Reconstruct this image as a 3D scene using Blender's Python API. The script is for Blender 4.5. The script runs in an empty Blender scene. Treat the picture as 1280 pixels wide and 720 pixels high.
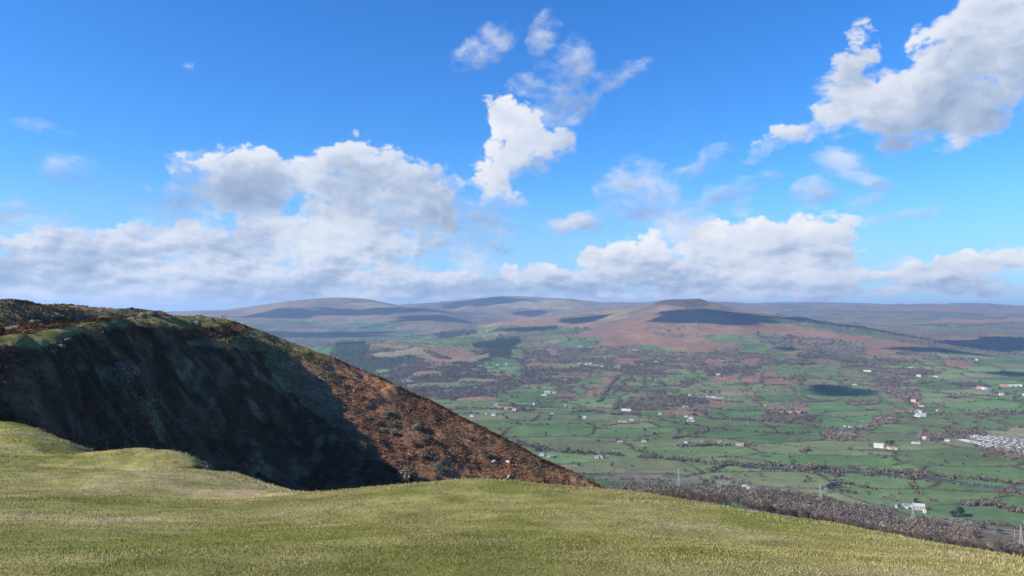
import bpy, math
import numpy as np
from mathutils import Vector

# ------------------------------------------------------------------ basics
rng = np.random.default_rng(11)
F, CX, CY, HOR = 930.0, 640.0, 360.0, 390.0
EYE = 420.0
PITCH = math.atan((HOR - CY) / F)
cp, sp = math.cos(PITCH), math.sin(PITCH)
SUN_AZ, SUN_EL = math.radians(-108), math.radians(31.5)
SUN = np.array([math.cos(SUN_EL) * math.sin(SUN_AZ), math.cos(SUN_EL) * math.cos(SUN_AZ), math.sin(SUN_EL)])
scene = bpy.context.scene
col = scene.collection


def at(px, py, Y):
    """point seen at photo pixel (px, py) at depth Y"""
    px, py, Y = np.asarray(px, float), np.asarray(py, float), np.asarray(Y, float)
    b = (CY - py) / F
    k = Y / (cp - b * sp)
    return (px - CX) / F * k, Y, EYE + (sp + b * cp) * k


def pix(X, Y, Z):
    dz = Z - EYE
    d = np.maximum(Y * cp + dz * sp, 1e-3)
    return CX + F * X / d, CY - F * (dz * cp - Y * sp) / d


def _hash(ix, iy, seed):
    h = (ix.astype(np.int64) * 374761393 + iy.astype(np.int64) * 668265263 + seed * 974711) & 0xFFFFFFFF
    h = ((h ^ (h >> 13)) * 1274126177) & 0xFFFFFFFF
    h = h ^ (h >> 16)
    return (h & 0xFFFFFF) / float(0xFFFFFF)


def vnoise(x, y, seed=0):
    ix, iy = np.floor(x), np.floor(y)
    fx, fy = x - ix, y - iy
    fx, fy = fx * fx * (3 - 2 * fx), fy * fy * (3 - 2 * fy)
    a, b = _hash(ix, iy, seed), _hash(ix + 1, iy, seed)
    c, d = _hash(ix, iy + 1, seed), _hash(ix + 1, iy + 1, seed)
    return (a + (b - a) * fx) * (1 - fy) + (c + (d - c) * fx) * fy


def fbm(x, y, octv=4, seed=0):
    s, a, t = 0.0, 1.0, 0.0
    for k in range(octv):
        s = s + a * vnoise(x * 2 ** k + 17.3 * k, y * 2 ** k - 9.1 * k, seed + k)
        t += a
        a *= 0.5
    return s / t


def ridged(x, y, octv=4, seed=0):
    s, a, t = 0.0, 1.0, 0.0
    for k in range(octv):
        s = s + a * (1 - np.abs(2 * vnoise(x * 2 ** k + 5.7 * k, y * 2 ** k + 3.1 * k, seed + k) - 1))
        t += a
        a *= 0.5
    return s / t


def sstep(a, b, x):
    t = np.clip((x - a) / (b - a), 0, 1)
    return t * t * (3 - 2 * t)


class TPS:
    def __init__(self, P, v, lam=0.0):
        P = np.asarray(P, float)
        v = np.asarray(v, float)
        n = len(P)
        self.P = P
        K = self._phi(P[:, None, :] - P[None, :, :]) + lam * np.eye(n)
        A = np.zeros((n + 3, n + 3))
        A[:n, :n] = K
        A[:n, n] = 1
        A[:n, n + 1:] = P
        A[n, :n] = 1
        A[n + 1:, :n] = P.T
        self.w = np.linalg.solve(A, np.concatenate([v, np.zeros(3)]))

    @staticmethod
    def _phi(d):
        r2 = (d ** 2).sum(-1)
        return 0.5 * r2 * np.log(r2 + 1e-12)

    def __call__(self, x, y):
        x, y = np.broadcast_arrays(np.asarray(x, float), np.asarray(y, float))
        sh = x.shape
        Q = np.stack([x.ravel(), y.ravel()], 1)
        out = np.empty(len(Q))
        for i in range(0, len(Q), 40000):
            q = Q[i:i + 40000]
            r2 = np.maximum((q ** 2).sum(1)[:, None] + (self.P ** 2).sum(1)[None] - 2 * q @ self.P.T, 1e-12)
            ph = 0.5 * r2 * np.log(r2)
            out[i:i + 40000] = ph @ self.w[:-3] + self.w[-3] + q @ self.w[-2:]
        return out.reshape(sh)


# ------------------------------------------------------------------ object helpers
def put(o, label=None, cat=None, group=None, kind=None):
    if label: o['label'] = label
    if cat: o['category'] = cat
    if group: o['group'] = group
    if kind: o['kind'] = kind
    return o


def mesh_np(name, V, faces, mat, color=None, smooth=False, parent=None):
    """faces: (n,3) or (n,4) int array"""
    V = np.ascontiguousarray(V, np.float32)
    faces = np.ascontiguousarray(faces, np.int32)
    me = bpy.data.meshes.new(name)
    n, k = faces.shape
    me.vertices.add(len(V))
    me.vertices.foreach_set('co', V.ravel())
    me.loops.add(n * k)
    me.loops.foreach_set('vertex_index', faces.ravel())
    me.polygons.add(n)
    me.polygons.foreach_set('loop_start', np.arange(0, n * k, k, dtype=np.int32))
    me.polygons.foreach_set('loop_total', np.full(n, k, np.int32))
    if smooth:
        me.polygons.foreach_set('use_smooth', np.ones(n, bool))
    me.update(calc_edges=True)
    if color is not None:
        ca = me.color_attributes.new('col', 'FLOAT_COLOR', 'POINT')
        c4 = np.ones((len(V), 4), np.float32)
        c4[:, :3] = color
        ca.data.foreach_set('color', c4.ravel())
    if mat: me.materials.append(mat)
    o = bpy.data.objects.new(name, me)
    col.objects.link(o)
    if parent: o.parent = parent
    return o


def empty(name, loc, rz=0.0):
    o = bpy.data.objects.new(name, None)
    o.location = loc
    o.rotation_euler = (0, 0, rz)
    o.empty_display_size = 0.5
    col.objects.link(o)
    return o


def copy_tree(o, parent=None):
    c = o.copy()
    col.objects.link(c)
    if parent: c.parent = parent
    for ch in list(o.children):
        copy_tree(ch, c)
    return c


class MB:
    """collects convex bits into one mesh"""
    def __init__(s): s.v, s.f = [], []

    def add(s, vs, fs):
        o = len(s.v)
        s.v += [tuple(map(float, p)) for p in vs]
        s.f += [tuple(i + o for i in f) for f in fs]

    def box(s, x0, x1, y0, y1, z0, z1):
        s.add([(x0, y0, z0), (x1, y0, z0), (x1, y1, z0), (x0, y1, z0), (x0, y0, z1), (x1, y0, z1), (x1, y1, z1), (x0, y1, z1)],
              [(0, 3, 2, 1), (4, 5, 6, 7), (0, 1, 5, 4), (1, 2, 6, 5), (2, 3, 7, 6), (3, 0, 4, 7)])

    def tube(s, pts, rad, n=6):
        pts = [np.array(p, float) for p in pts]
        rad = [rad] * len(pts) if np.isscalar(rad) else rad
        rings = []
        for i, p in enumerate(pts):
            d = pts[min(i + 1, len(pts) - 1)] - pts[max(i - 1, 0)]
            d /= (np.linalg.norm(d) + 1e-9)
            a = np.cross(d, (0.31, 0.95, 0.1) if abs(d[1]) < 0.9 else (1, 0, 0))
            a /= np.linalg.norm(a)
            b = np.cross(d, a)
            rings.append([p + rad[i] * (a * math.cos(t) + b * math.sin(t)) for t in np.arange(n) * 2 * math.pi / n])
        vs = [q for r in rings for q in r]
        fs = []
        for i in range(len(pts) - 1):
            for j in range(n):
                fs.append((i * n + j, i * n + (j + 1) % n, (i + 1) * n + (j + 1) % n, (i + 1) * n + j))
        fs.append(tuple(range(n))[::-1])
        fs.append(tuple((len(pts) - 1) * n + j for j in range(n)))
        s.add(vs, fs)

    def ell(s, c, r, nu=10, nv=7, jit=0.0):
        vs, fs = [], []
        for i in range(nv + 1):
            th = math.pi * i / nv
            for j in range(nu):
                ph = 2 * math.pi * j / nu
                k = 1 + jit * (rng.random() - 0.5)
                vs.append((c[0] + k * r[0] * math.sin(th) * math.cos(ph), c[1] + k * r[1] * math.sin(th) * math.sin(ph), c[2] + k * r[2] * math.cos(th)))
        for i in range(nv):
            for j in range(nu):
                fs.append((i * nu + j, (i + 1) * nu + j, (i + 1) * nu + (j + 1) % nu, i * nu + (j + 1) % nu))
        s.add(vs, fs)

    def build(s, name, mat, parent=None, smooth=False):
        me = bpy.data.meshes.new(name)
        me.from_pydata(s.v, [], s.f)
        if smooth: me.polygons.foreach_set('use_smooth', [True] * len(me.polygons))
        if mat: me.materials.append(mat)
        me.update()
        o = bpy.data.objects.new(name, me)
        col.objects.link(o)
        if parent: o.parent = parent
        return o


# ------------------------------------------------------------------ materials
def new_mat(name):
    m = bpy.data.materials.new(name)
    m.use_nodes = True
    nt = m.node_tree
    return m, nt, nt.nodes['Principled BSDF']


def setup(bs, rough=0.9, spec=0.1):
    bs.inputs['Roughness'].default_value = rough
    bs.inputs['Specular IOR Level'].default_value = spec


def plain(name, c, rough=0.8, spec=0.2, var=0.25, scale=0.8):
    m, nt, bs = new_mat(name)
    setup(bs, rough, spec)
    tc = nt.nodes.new('ShaderNodeTexCoord')
    no = nt.nodes.new('ShaderNodeTexNoise')
    no.inputs['Scale'].default_value = scale
    no.inputs['Detail'].default_value = 4
    nt.links.new(tc.outputs['Object'], no.inputs['Vector'])
    mx = nt.nodes.new('ShaderNodeMix')
    mx.data_type = 'RGBA'
    mx.inputs[6].default_value = (c[0] * (1 - var), c[1] * (1 - var), c[2] * (1 - var), 1)
    mx.inputs[7].default_value = (min(c[0] * (1 + var), 1), min(c[1] * (1 + var), 1), min(c[2] * (1 + var), 1), 1)
    nt.links.new(no.outputs['Fac'], mx.inputs[0])
    nt.links.new(mx.outputs[2], bs.inputs['Base Color'])
    return m


def attr_mat(name, scales, amp=0.35, bump=None, rough=1.0, spec=0.0, trans=0.0):
    """base colour from the land-cover attribute, broken up by noise at several world scales"""
    m, nt, bs = new_mat(name)
    setup(bs, rough, spec)
    at_ = nt.nodes.new('ShaderNodeAttribute')
    at_.attribute_name = 'col'
    geo = nt.nodes.new('ShaderNodeNewGeometry')
    prev = at_.outputs['Color']
    for s in scales:
        no = nt.nodes.new('ShaderNodeTexNoise')
        no.inputs['Scale'].default_value = 1.0 / s
        no.inputs['Detail'].default_value = 5
        no.inputs['Roughness'].default_value = 0.65
        nt.links.new(geo.outputs['Position'], no.inputs['Vector'])
        mr = nt.nodes.new('ShaderNodeMapRange')
        mr.inputs['From Min'].default_value = 0.3
        mr.inputs['From Max'].default_value = 0.7
        mr.inputs['To Min'].default_value = 1 - amp
        mr.inputs['To Max'].default_value = 1 + amp
        nt.links.new(no.outputs['Fac'], mr.inputs['Value'])
        vm = nt.nodes.new('ShaderNodeVectorMath')
        vm.operation = 'SCALE'
        nt.links.new(prev, vm.inputs[0])
        nt.links.new(mr.outputs['Result'], vm.inputs['Scale'])
        prev = vm.outputs['Vector']
    nt.links.new(prev, bs.inputs['Base Color'])
    if bump:
        bs_, bd = bump
        no = nt.nodes.new('ShaderNodeTexNoise')
        no.inputs['Scale'].default_value = 1.0 / bs_
        no.inputs['Detail'].default_value = 6
        no.inputs['Roughness'].default_value = 0.7
        nt.links.new(geo.outputs['Position'], no.inputs['Vector'])
        bp = nt.nodes.new('ShaderNodeBump')
        bp.inputs['Strength'].default_value = 1.0
        bp.inputs['Distance'].default_value = bd
        nt.links.new(no.outputs['Fac'], bp.inputs['Height'])
        nt.links.new(bp.outputs['Normal'], bs.inputs['Normal'])
    return m


M_land = attr_mat('valley_land', [9, 60], 0.22)
M_hill = attr_mat('hillside_heath', [0.7, 5, 22], 0.40, bump=(1.6, 0.9))
M_knoll = attr_mat('hilltop_turf', [0.045, 0.5, 3.5], 0.30, bump=(0.05, 0.03))
M_blade = attr_mat('turf_blades', [0.3], 0.15)
M_leafless = attr_mat('bare_twigs', [6], 0.2)
M_tuft = attr_mat('heath_tufts', [2.5], 0.25)

# ------------------------------------------------------------------ camera, sun, sky
cam_d = bpy.data.cameras.new('camera')
cam = bpy.data.objects.new('camera', cam_d)
col.objects.link(cam)
cam.location = (0, 0, EYE)
cam.rotation_euler = (math.pi / 2 + PITCH, 0, 0)
cam_d.sensor_width = 36
cam_d.lens = F / 1280 * 36
cam_d.clip_start = 0.1
cam_d.clip_end = 120000
scene.camera = cam

sd = bpy.data.lights.new('sun', 'SUN')
sd.energy = 4.6
sd.angle = math.radians(0.53)
sd.color = (1.0, 0.93, 0.82)
so = bpy.data.objects.new('sun', sd)
so.rotation_euler = Vector(SUN).to_track_quat('Z', 'Y').to_euler()
so.location = (-60, 0, EYE + 80)
col.objects.link(so)

world = bpy.data.worlds.new('World')
scene.world = world
world.use_nodes = True


def azel(px, py):
    x, y, z = at(px, py, 1.0)
    z = z - EYE
    return math.atan2(x, y), math.atan2(z, math.hypot(x, y))


# clouds of the sky, by direction: photo centre, half sizes, tilt (deg), weight, brightness
CLOUDS = [
    (275, 228, 92, 46, 0, 1.0, .74), (312, 208, 44, 32, 0, .9, .84), (250, 214, 36, 26, 0, .7, .72), (330, 235, 46, 34, 0, .8, .62),
    (225, 250, 50, 22, -20, .6, .55),
    (245, 285, 80, 34, 0, .85, .66), (120, 318, 190, 44, 0, .9, .64), (50, 305, 50, 18, -5, .7, .95), (60, 330, 110, 30, 0, .9, .72),
    (15, 272, 50, 26, 0, .5, .55), (88, 210, 34, 20, 0, .33, .6), (72, 275, 26, 16, 0, .3, .55), (320, 300, 74, 42, 0, .9, .72), (260, 320, 110, 36, 0, .9, .68),
    (452, 238, 104, 60, 0, 1.0, .80), (440, 203, 48, 36, 0, 1.0, .86), (395, 250, 50, 46, 0, .85, .86), (530, 250, 66, 46, 10, .9, .60),
    (490, 275, 80, 40, 0, .9, .58), (425, 308, 92, 40, 0, .95, .88), (540, 305, 70, 40, 0, .8, .72), (600, 285, 50, 36, 0, .65, .58),
    (628, 136, 24, 30, 0, 1.1, 1.0), (640, 178, 36, 46, 0, 1.1, .98), (614, 226, 34, 32, 0, 1.0, .93), (706, 166, 20, 24, 0, .9, .84),
    (676, 192, 38, 34, 0, .95, .70), (705, 128, 44, 28, 0, .55, .62), (634, 250, 30, 20, 0, .8, .78), (658, 158, 30, 34, 0, .9, .92),
    (606, 54, 40, 20, -25, .52, .72), (680, 46, 18, 22, 20, .5, .74), (712, 82, 34, 30, 30, .46, .7), (770, 92, 42, 14, -15, .40, .72), (660, 105, 30, 14, 0, .36, .6),
    (712, 286, 50, 25, 0, .8, .66), (798, 236, 50, 36, 0, .72, .72), (812, 262, 40, 22, 0, .6, .58), (852, 280, 42, 26, -20, .75, .60), (755, 272, 40, 12, -10, .45, .62),
    (740, 320, 25, 17, 0, 1.0, 1.0), (772, 322, 20, 14, 0, 1.0, .98), (680, 333, 20, 12, 0, .9, 1.0), (628, 338, 18, 14, 0, .9, .96), (560, 305, 28, 20, 0, .5, .97),
    (590, 325, 26, 18, 0, .6, .92),
    (890, 322, 140, 46, 0, 1.1, .92), (960, 302, 84, 34, 0, 1.1, .97), (1015, 300, 56, 36, 0, 1.0, .94), (1000, 338, 80, 40, 0, 1.0, .90), (830, 335, 80, 24, 0, .9, .74),
    (740, 345, 100, 20, 0, .9, .72), (850, 350, 120, 18, 0, .8, .74),
    (170, 352, 260, 20, 0, .95, .64), (480, 350, 220, 20, 0, 1.0, .70), (640, 356, 280, 14, 0, .95, .62), (330, 364, 300, 10, 0, .9, .72), (120, 340, 160, 20, 0, .9, .60), (940, 352, 200, 14, 0, .7, .72), (380, 335, 130, 22, 0, .8, .72),
    (1195, 96, 120, 58, -24, 1.15, .72), (1130, 125, 60, 40, -30, 1.0, .74), (1262, 40, 76, 60, -30, 1.0, .80), (1150, 92, 60, 50, -20, .9, .80), (1062, 96, 30, 66, 28, .85, .80), (1050, 145, 64, 30, -25, .85, .76),
    (990, 168, 66, 17, -24, .8, .74), (1135, 172, 56, 24, -30, .85, .66), (1225, 155, 76, 28, -28, .9, .70), (945, 192, 28, 9, -25, .4, .7), (1265, 110, 50, 50, 0, .9, .66),
    (1055, 208, 34, 20, 15, .75, .78), (1085, 226, 30, 11, 15, .6, .76), (1018, 243, 28, 17, 0, .65, .72), (1128, 272, 46, 8, -10, .55, .74), (1075, 256, 30, 9, -12, .42, .72),
    (880, 206, 36, 14, -25, .45, .68), (920, 238, 52, 14, -18, .32, .66), (925, 262, 30, 14, -40, .3, .62),
    (1235, 335, 90, 30, -4, .95, .86), (1110, 351, 60, 15, 0, .8, .80), (1180, 344, 80, 16, 0, .7, .74), (1112, 333, 40, 8, 0, .5, .8), (1270, 320, 40, 16, -8, .8, .9),
    (300, 372, 340, 9, 0, .8, .74), (620, 372, 300, 8, 0, .75, .7), (1000, 370, 340, 9, 0, .8, .8), (80, 366, 200, 10, 0, .8, .7), (1180, 362, 160, 8, 0, .5, .78), (165, 312, 40, 14, 0, .9, .95), (250, 345, 50, 12, 0, .9, .92), (400, 290, 40, 16, 0, .8, .98), (370, 350, 40, 9, 0, .9, .92), (470, 352, 50, 8, 0, .9, .95), (190, 362, 60, 8, 0, .9, .9), (60, 352, 50, 9, 0, .9, .88), (700, 340, 40, 14, 0, .9, .95), (1160, 340, 40, 12, 0, .9, .95), (1230, 322, 50, 14, 0, .9, .98), (190, 88, 90, 8, -10, .22, .75), (35, 152, 56, 10, 0, .24, .72), (940, 365, 420, 7, 0, .35, .8),
]


def build_world():
    nt = world.node_tree
    N, L = nt.nodes, nt.links
    bg = N['Background']

    def nd(t, **kw):
        n = N.new(t)
        for k, v in kw.items(): setattr(n, k, v)
        return n

    def val(sock, v):
        if isinstance(v, bpy.types.NodeSocket): L.new(v, sock)
        else: sock.default_value = v

    def ma(op, a, b=None, c=None, clamp=False):
        n = nd('ShaderNodeMath', operation=op, use_clamp=clamp)
        val(n.inputs[0], a)
        if b is not None: val(n.inputs[1], b)
        if c is not None: val(n.inputs[2], c)
        return n.outputs[0]

    def vma(op, a, b=None, scale=None):
        n = nd('ShaderNodeVectorMath', operation=op)
        val(n.inputs[0], a)
        if b is not None: val(n.inputs[1], b)
        if scale is not None: val(n.inputs['Scale'], scale)
        return n.outputs['Value'] if op in ('LENGTH', 'DOT_PRODUCT') else n.outputs['Vector']

    def mix(f, a, b):
        n = nd('ShaderNodeMix', data_type='RGBA')
        val(n.inputs[0], f); val(n.inputs[6], a); val(n.inputs[7], b)
        return n.outputs[2]

    def mr(v, a, b, c=0.0, d=1.0, smooth=True):
        n = nd('ShaderNodeMapRange', interpolation_type='SMOOTHSTEP' if smooth else 'LINEAR')
        val(n.inputs['Value'], v)
        for k, x in (('From Min', a), ('From Max', b), ('To Min', c), ('To Max', d)): val(n.inputs[k], x)
        return n.outputs['Result']

    def noise(v, scale, detail=6, rough=0.6, dist=0.0, out='Fac'):
        n = nd('ShaderNodeTexNoise')
        val(n.inputs['Vector'], v)
        n.inputs['Scale'].default_value = scale
        n.inputs['Detail'].default_value = detail
        n.inputs['Roughness'].default_value = rough
        n.inputs['Distortion'].default_value = dist
        return n.outputs[out]

    sky = nd('ShaderNodeTexSky', sky_type='NISHITA', sun_disc=False)
    sky.sun_elevation = SUN_EL
    sky.sun_rotation = SUN_AZ % (2 * math.pi)
    sky.altitude = 480
    sky.air_density = 1.0
    sky.dust_density = 0.25
    sky.ozone_density = 2.5
    hs = nd('ShaderNodeHueSaturation')
    hs.inputs['Saturation'].default_value = 1.28
    hs.inputs['Value'].default_value = 1.0
    L.new(sky.outputs[0], hs.inputs['Color'])
    skyc = vma('MULTIPLY', hs.outputs['Color'], SKY_GAIN)
    tc = nd('ShaderNodeTexCoord')
    sx = nd('ShaderNodeSeparateXYZ')
    L.new(tc.outputs['Generated'], sx.inputs[0])
    az = ma('ARCTAN2', sx.outputs[0], sx.outputs[1])
    el = ma('ARCSINE', sx.outputs[2])
    cb = nd('ShaderNodeCombineXYZ')
    L.new(az, cb.inputs[0]); L.new(el, cb.inputs[1])
    P = cb.outputs[0]
    # noise space: flattened towards the horizon, where clouds are farther away
    # domain warp
    wn = noise(P, 9.0, 3, 0.55, out='Color')
    w = vma('SCALE', vma('SUBTRACT', wn, (0.5, 0.5, 0.5)), scale=0.050)
    wn2 = noise(P, 34.0, 3, 0.6, out='Color')
    w2 = vma('SCALE', vma('SUBTRACT', wn2, (0.5, 0.5, 0.5)), scale=0.014)
    Pw = vma('MULTIPLY_ADD', vma('ADD', w, w2), (1, 0.7, 0))
    L.new(P, Pw.node.inputs[2])
    M, W, B, M2, last = None, None, None, None, None
    for (cx, cy, rx, ry, rot, wgt, br) in CLOUDS:
        soft = wgt < .78 and rx < 70
        wgt = 0.16 + 0.84 * wgt
        a, e = azel(cx, cy)
        mp = nd('ShaderNodeMapping', vector_type='TEXTURE')
        mp.inputs['Location'].default_value = (a, e, 0)
        mp.inputs['Rotation'].default_value = (0, 0, math.radians(-rot))
        sc = math.cos(a)  # az is stretched off axis
        mp.inputs['Scale'].default_value = (1.36 * rx / F * (sc ** 1.2), 1.36 * ry / F * sc, 1)
        if last is None:
            L.new(Pw, mp.inputs['Vector'])
        else:  # a vanishing dependence keeps the blobs evaluated one after another (shader stack)
            q_ = vma('MULTIPLY_ADD', last, (1e-9, 1e-9, 0))
            L.new(Pw, q_.node.inputs[2])
            L.new(q_, mp.inputs['Vector'])
        r2 = vma('DOT_PRODUCT', mp.outputs[0], mp.outputs[0])
        m = ma('MULTIPLY_ADD', r2, -wgt, wgt)
        m = ma('MAXIMUM', m, 0.0)
        if soft:   # thin wisps are kept apart from the solid clouds
            M2 = m if M2 is None else ma('MAXIMUM', M2, m)
        else:
            M = m if M is None else ma('MAXIMUM', ma('MULTIPLY_ADD', M, 0.2, m), ma('MULTIPLY_ADD', m, 0.2, M))
        last = m
        br = br + (.07 if br < .78 else 0) + (.06 if cy > 300 else 0)
        m2 = ma('POWER', m, 2.2)
        tilt = math.radians(rot)
        br = ma('ADD', vma('DOT_PRODUCT', mp.outputs[0], (-.05 - .2 * math.sin(tilt) * ry / max(rx, ry), (.26 if ry > 13 else .10) * math.cos(tilt), 0)), min(br, .94))
        W = m2 if W is None else ma('ADD', W, m2)
        B = ma('MULTIPLY', m2, br) if B is None else ma('MULTIPLY_ADD', m2, br, B)
    br = ma('DIVIDE', B, ma('ADD', W, 0.0005))
    Ps = vma('MULTIPLY', Pw, (1.0, 1.5, 1.0))
    n1 = noise(Ps, 13.0, 8, 0.62)
    vo = nd('ShaderNodeTexVoronoi', feature='SMOOTH_F1')
    vo.inputs['Scale'].default_value = 46
    vo.inputs['Smoothness'].default_value = 0.7
    vo.inputs['Detail'].default_value = 2.0
    L.new(Ps, vo.inputs['Vector'])
    puff = ma('SUBTRACT', 0.5, vo.outputs['Distance'])
    d = ma('ADD', M, ma('MULTIPLY', ma('SUBTRACT', n1, 0.5), 2.7))
    d = ma('ADD', d, ma('MULTIPLY', puff, 0.5))
    d = ma('SUBTRACT', d, 0.33)
    d = ma('MULTIPLY', d, mr(M, 0.0, 0.10))
    # bright tops are crisp, grey parts are soft
    wid = mr(br, 0.6, 0.95, 0.75, 0.32, smooth=False)
    alpha = mr(ma('DIVIDE', d, wid), 0.0, 1.0)
    alpha = ma('MULTIPLY', alpha, mr(M, 0.1, 0.75, 0.62, 0.985))
    nw = noise(vma('MULTIPLY', Pw, (1.0, 1.7, 1.0)), 26.0, 6, 0.6)
    aw = mr(ma('ADD', M2, ma('MULTIPLY', ma('SUBTRACT', nw, 0.5), 2.0)), 0.05, 0.95)
    alpha = ma('MAXIMUM', alpha, ma('MULTIPLY', ma('MULTIPLY', aw, 0.74), mr(M2, 0.0, 0.2)))
    # relief: the same noise a little further from the sun (up and to the left)
    Po = vma('ADD', Ps, (-0.010, 0.016, 0))
    n2 = noise(Po, 13.0, 5, 0.60)
    n3 = noise(Ps, 5.5, 5, 0.55)
    n4 = noise(vma('ADD', Ps, (-0.03, 0.05, 0)), 5.5, 5, 0.55)
    rel = ma('ADD', ma('MULTIPLY', ma('SUBTRACT', n1, n2), 0.62), ma('MULTIPLY', ma('SUBTRACT', n3, n4), 0.75))
    fine = noise(vma('MULTIPLY', P, (1.0, 2.2, 1.0)), 34.0, 5, 0.62)
    fine2 = noise(vma('ADD', vma('MULTIPLY', P, (1.0, 2.2, 1.0)), (-0.006, 0.014, 0)), 34.0, 5, 0.62)
    rel = ma('ADD', rel, ma('MULTIPLY', ma('MULTIPLY', ma('SUBTRACT', fine, fine2), 0.5), mr(el, 0.16, 0.03)))
    # thick middles grey, thin edges bright
    lum = ma('ADD', br, rel)
    lum = ma('ADD', lum, ma('MULTIPLY', ma('SUBTRACT', 0.5, mr(d, 0.0, 1.6)), 0.16))
    lum = ma('MULTIPLY', ma('SUBTRACT', lum, 0.545), 1.03)
    ramp = nd('ShaderNodeValToRGB')
    cr = ramp.color_ramp
    cr.elements[0].position = 0.0
    cr.elements[0].color = (.27, .37, .55, 1)
    cr.elements[1].position = 1.0
    cr.elements[1].color = (.96, .96, .98, 1)
    for p_, c_ in ((0.18, (.35, .45, .63, 1)), (0.38, (.48, .57, .73, 1)), (0.58, (.69, .75, .87, 1))):
        e_ = cr.elements.new(p_)
        e_.color = c_
    L.new(ma('MULTIPLY', lum, 1.55, clamp=True), ramp.inputs[0])
    cloudc = vma('SCALE', ramp.outputs[0], scale=CLOUD_GAIN)
    air = (0.37 * CLOUD_GAIN, 0.54 * CLOUD_GAIN, 0.92 * CLOUD_GAIN, 1)
    hz = mr(el, -0.01, 0.20, 0.66, 0.0)      # pale air low over the hills
    hz2 = mr(el, 0.0, 0.05, 0.12, 0.0)
    L.new(mix(hz, skyc, air), bg.inputs['Color'])
    bg.inputs['Strength'].default_value = 0.10
    bg2 = nd('ShaderNodeBackground')
    L.new(mix(alpha, mix(hz, skyc, air), mix(hz2, cloudc, air)), bg2.inputs['Color'])
    bg2.inputs['Strength'].default_value = 0.10
    # clouds are only worked out in the part of the sky that has them
    gate = ma('MULTIPLY', ma('LESS_THAN', ma('ABSOLUTE', az), 0.80), ma('MULTIPLY', ma('GREATER_THAN', el, -0.02), ma('LESS_THAN', el, 0.50)))
    ms = nd('ShaderNodeMixShader')
    L.new(gate, ms.inputs[0]); L.new(bg.outputs[0], ms.inputs[1]); L.new(bg2.outputs[0], ms.inputs[2])
    L.new(ms.outputs[0], N['World Output'].inputs['Surface'])


EXPO = 0.74
SKY_GAIN = (0.52, 0.885, 1.24)
CLOUD_GAIN = 10.0 / 2 ** EXPO      # background strength is 0.1
build_world()
world.cycles.sampling_method = 'MANUAL'
world.cycles.sample_map_resolution = 512
scene.view_settings.view_transform = 'Standard'
scene.view_settings.look = 'None'
scene.view_settings.exposure = EXPO
scene.view_settings.gamma = 1.0
scene.cycles.use_adaptive_sampling = True
scene.cycles.use_denoising = True
scene.cycles.max_bounces = 5
scene.cycles.diffuse_bounces = 2
scene.cycles.volume_bounces = 1
scene.cycles.transparent_max_bounces = 12

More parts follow.
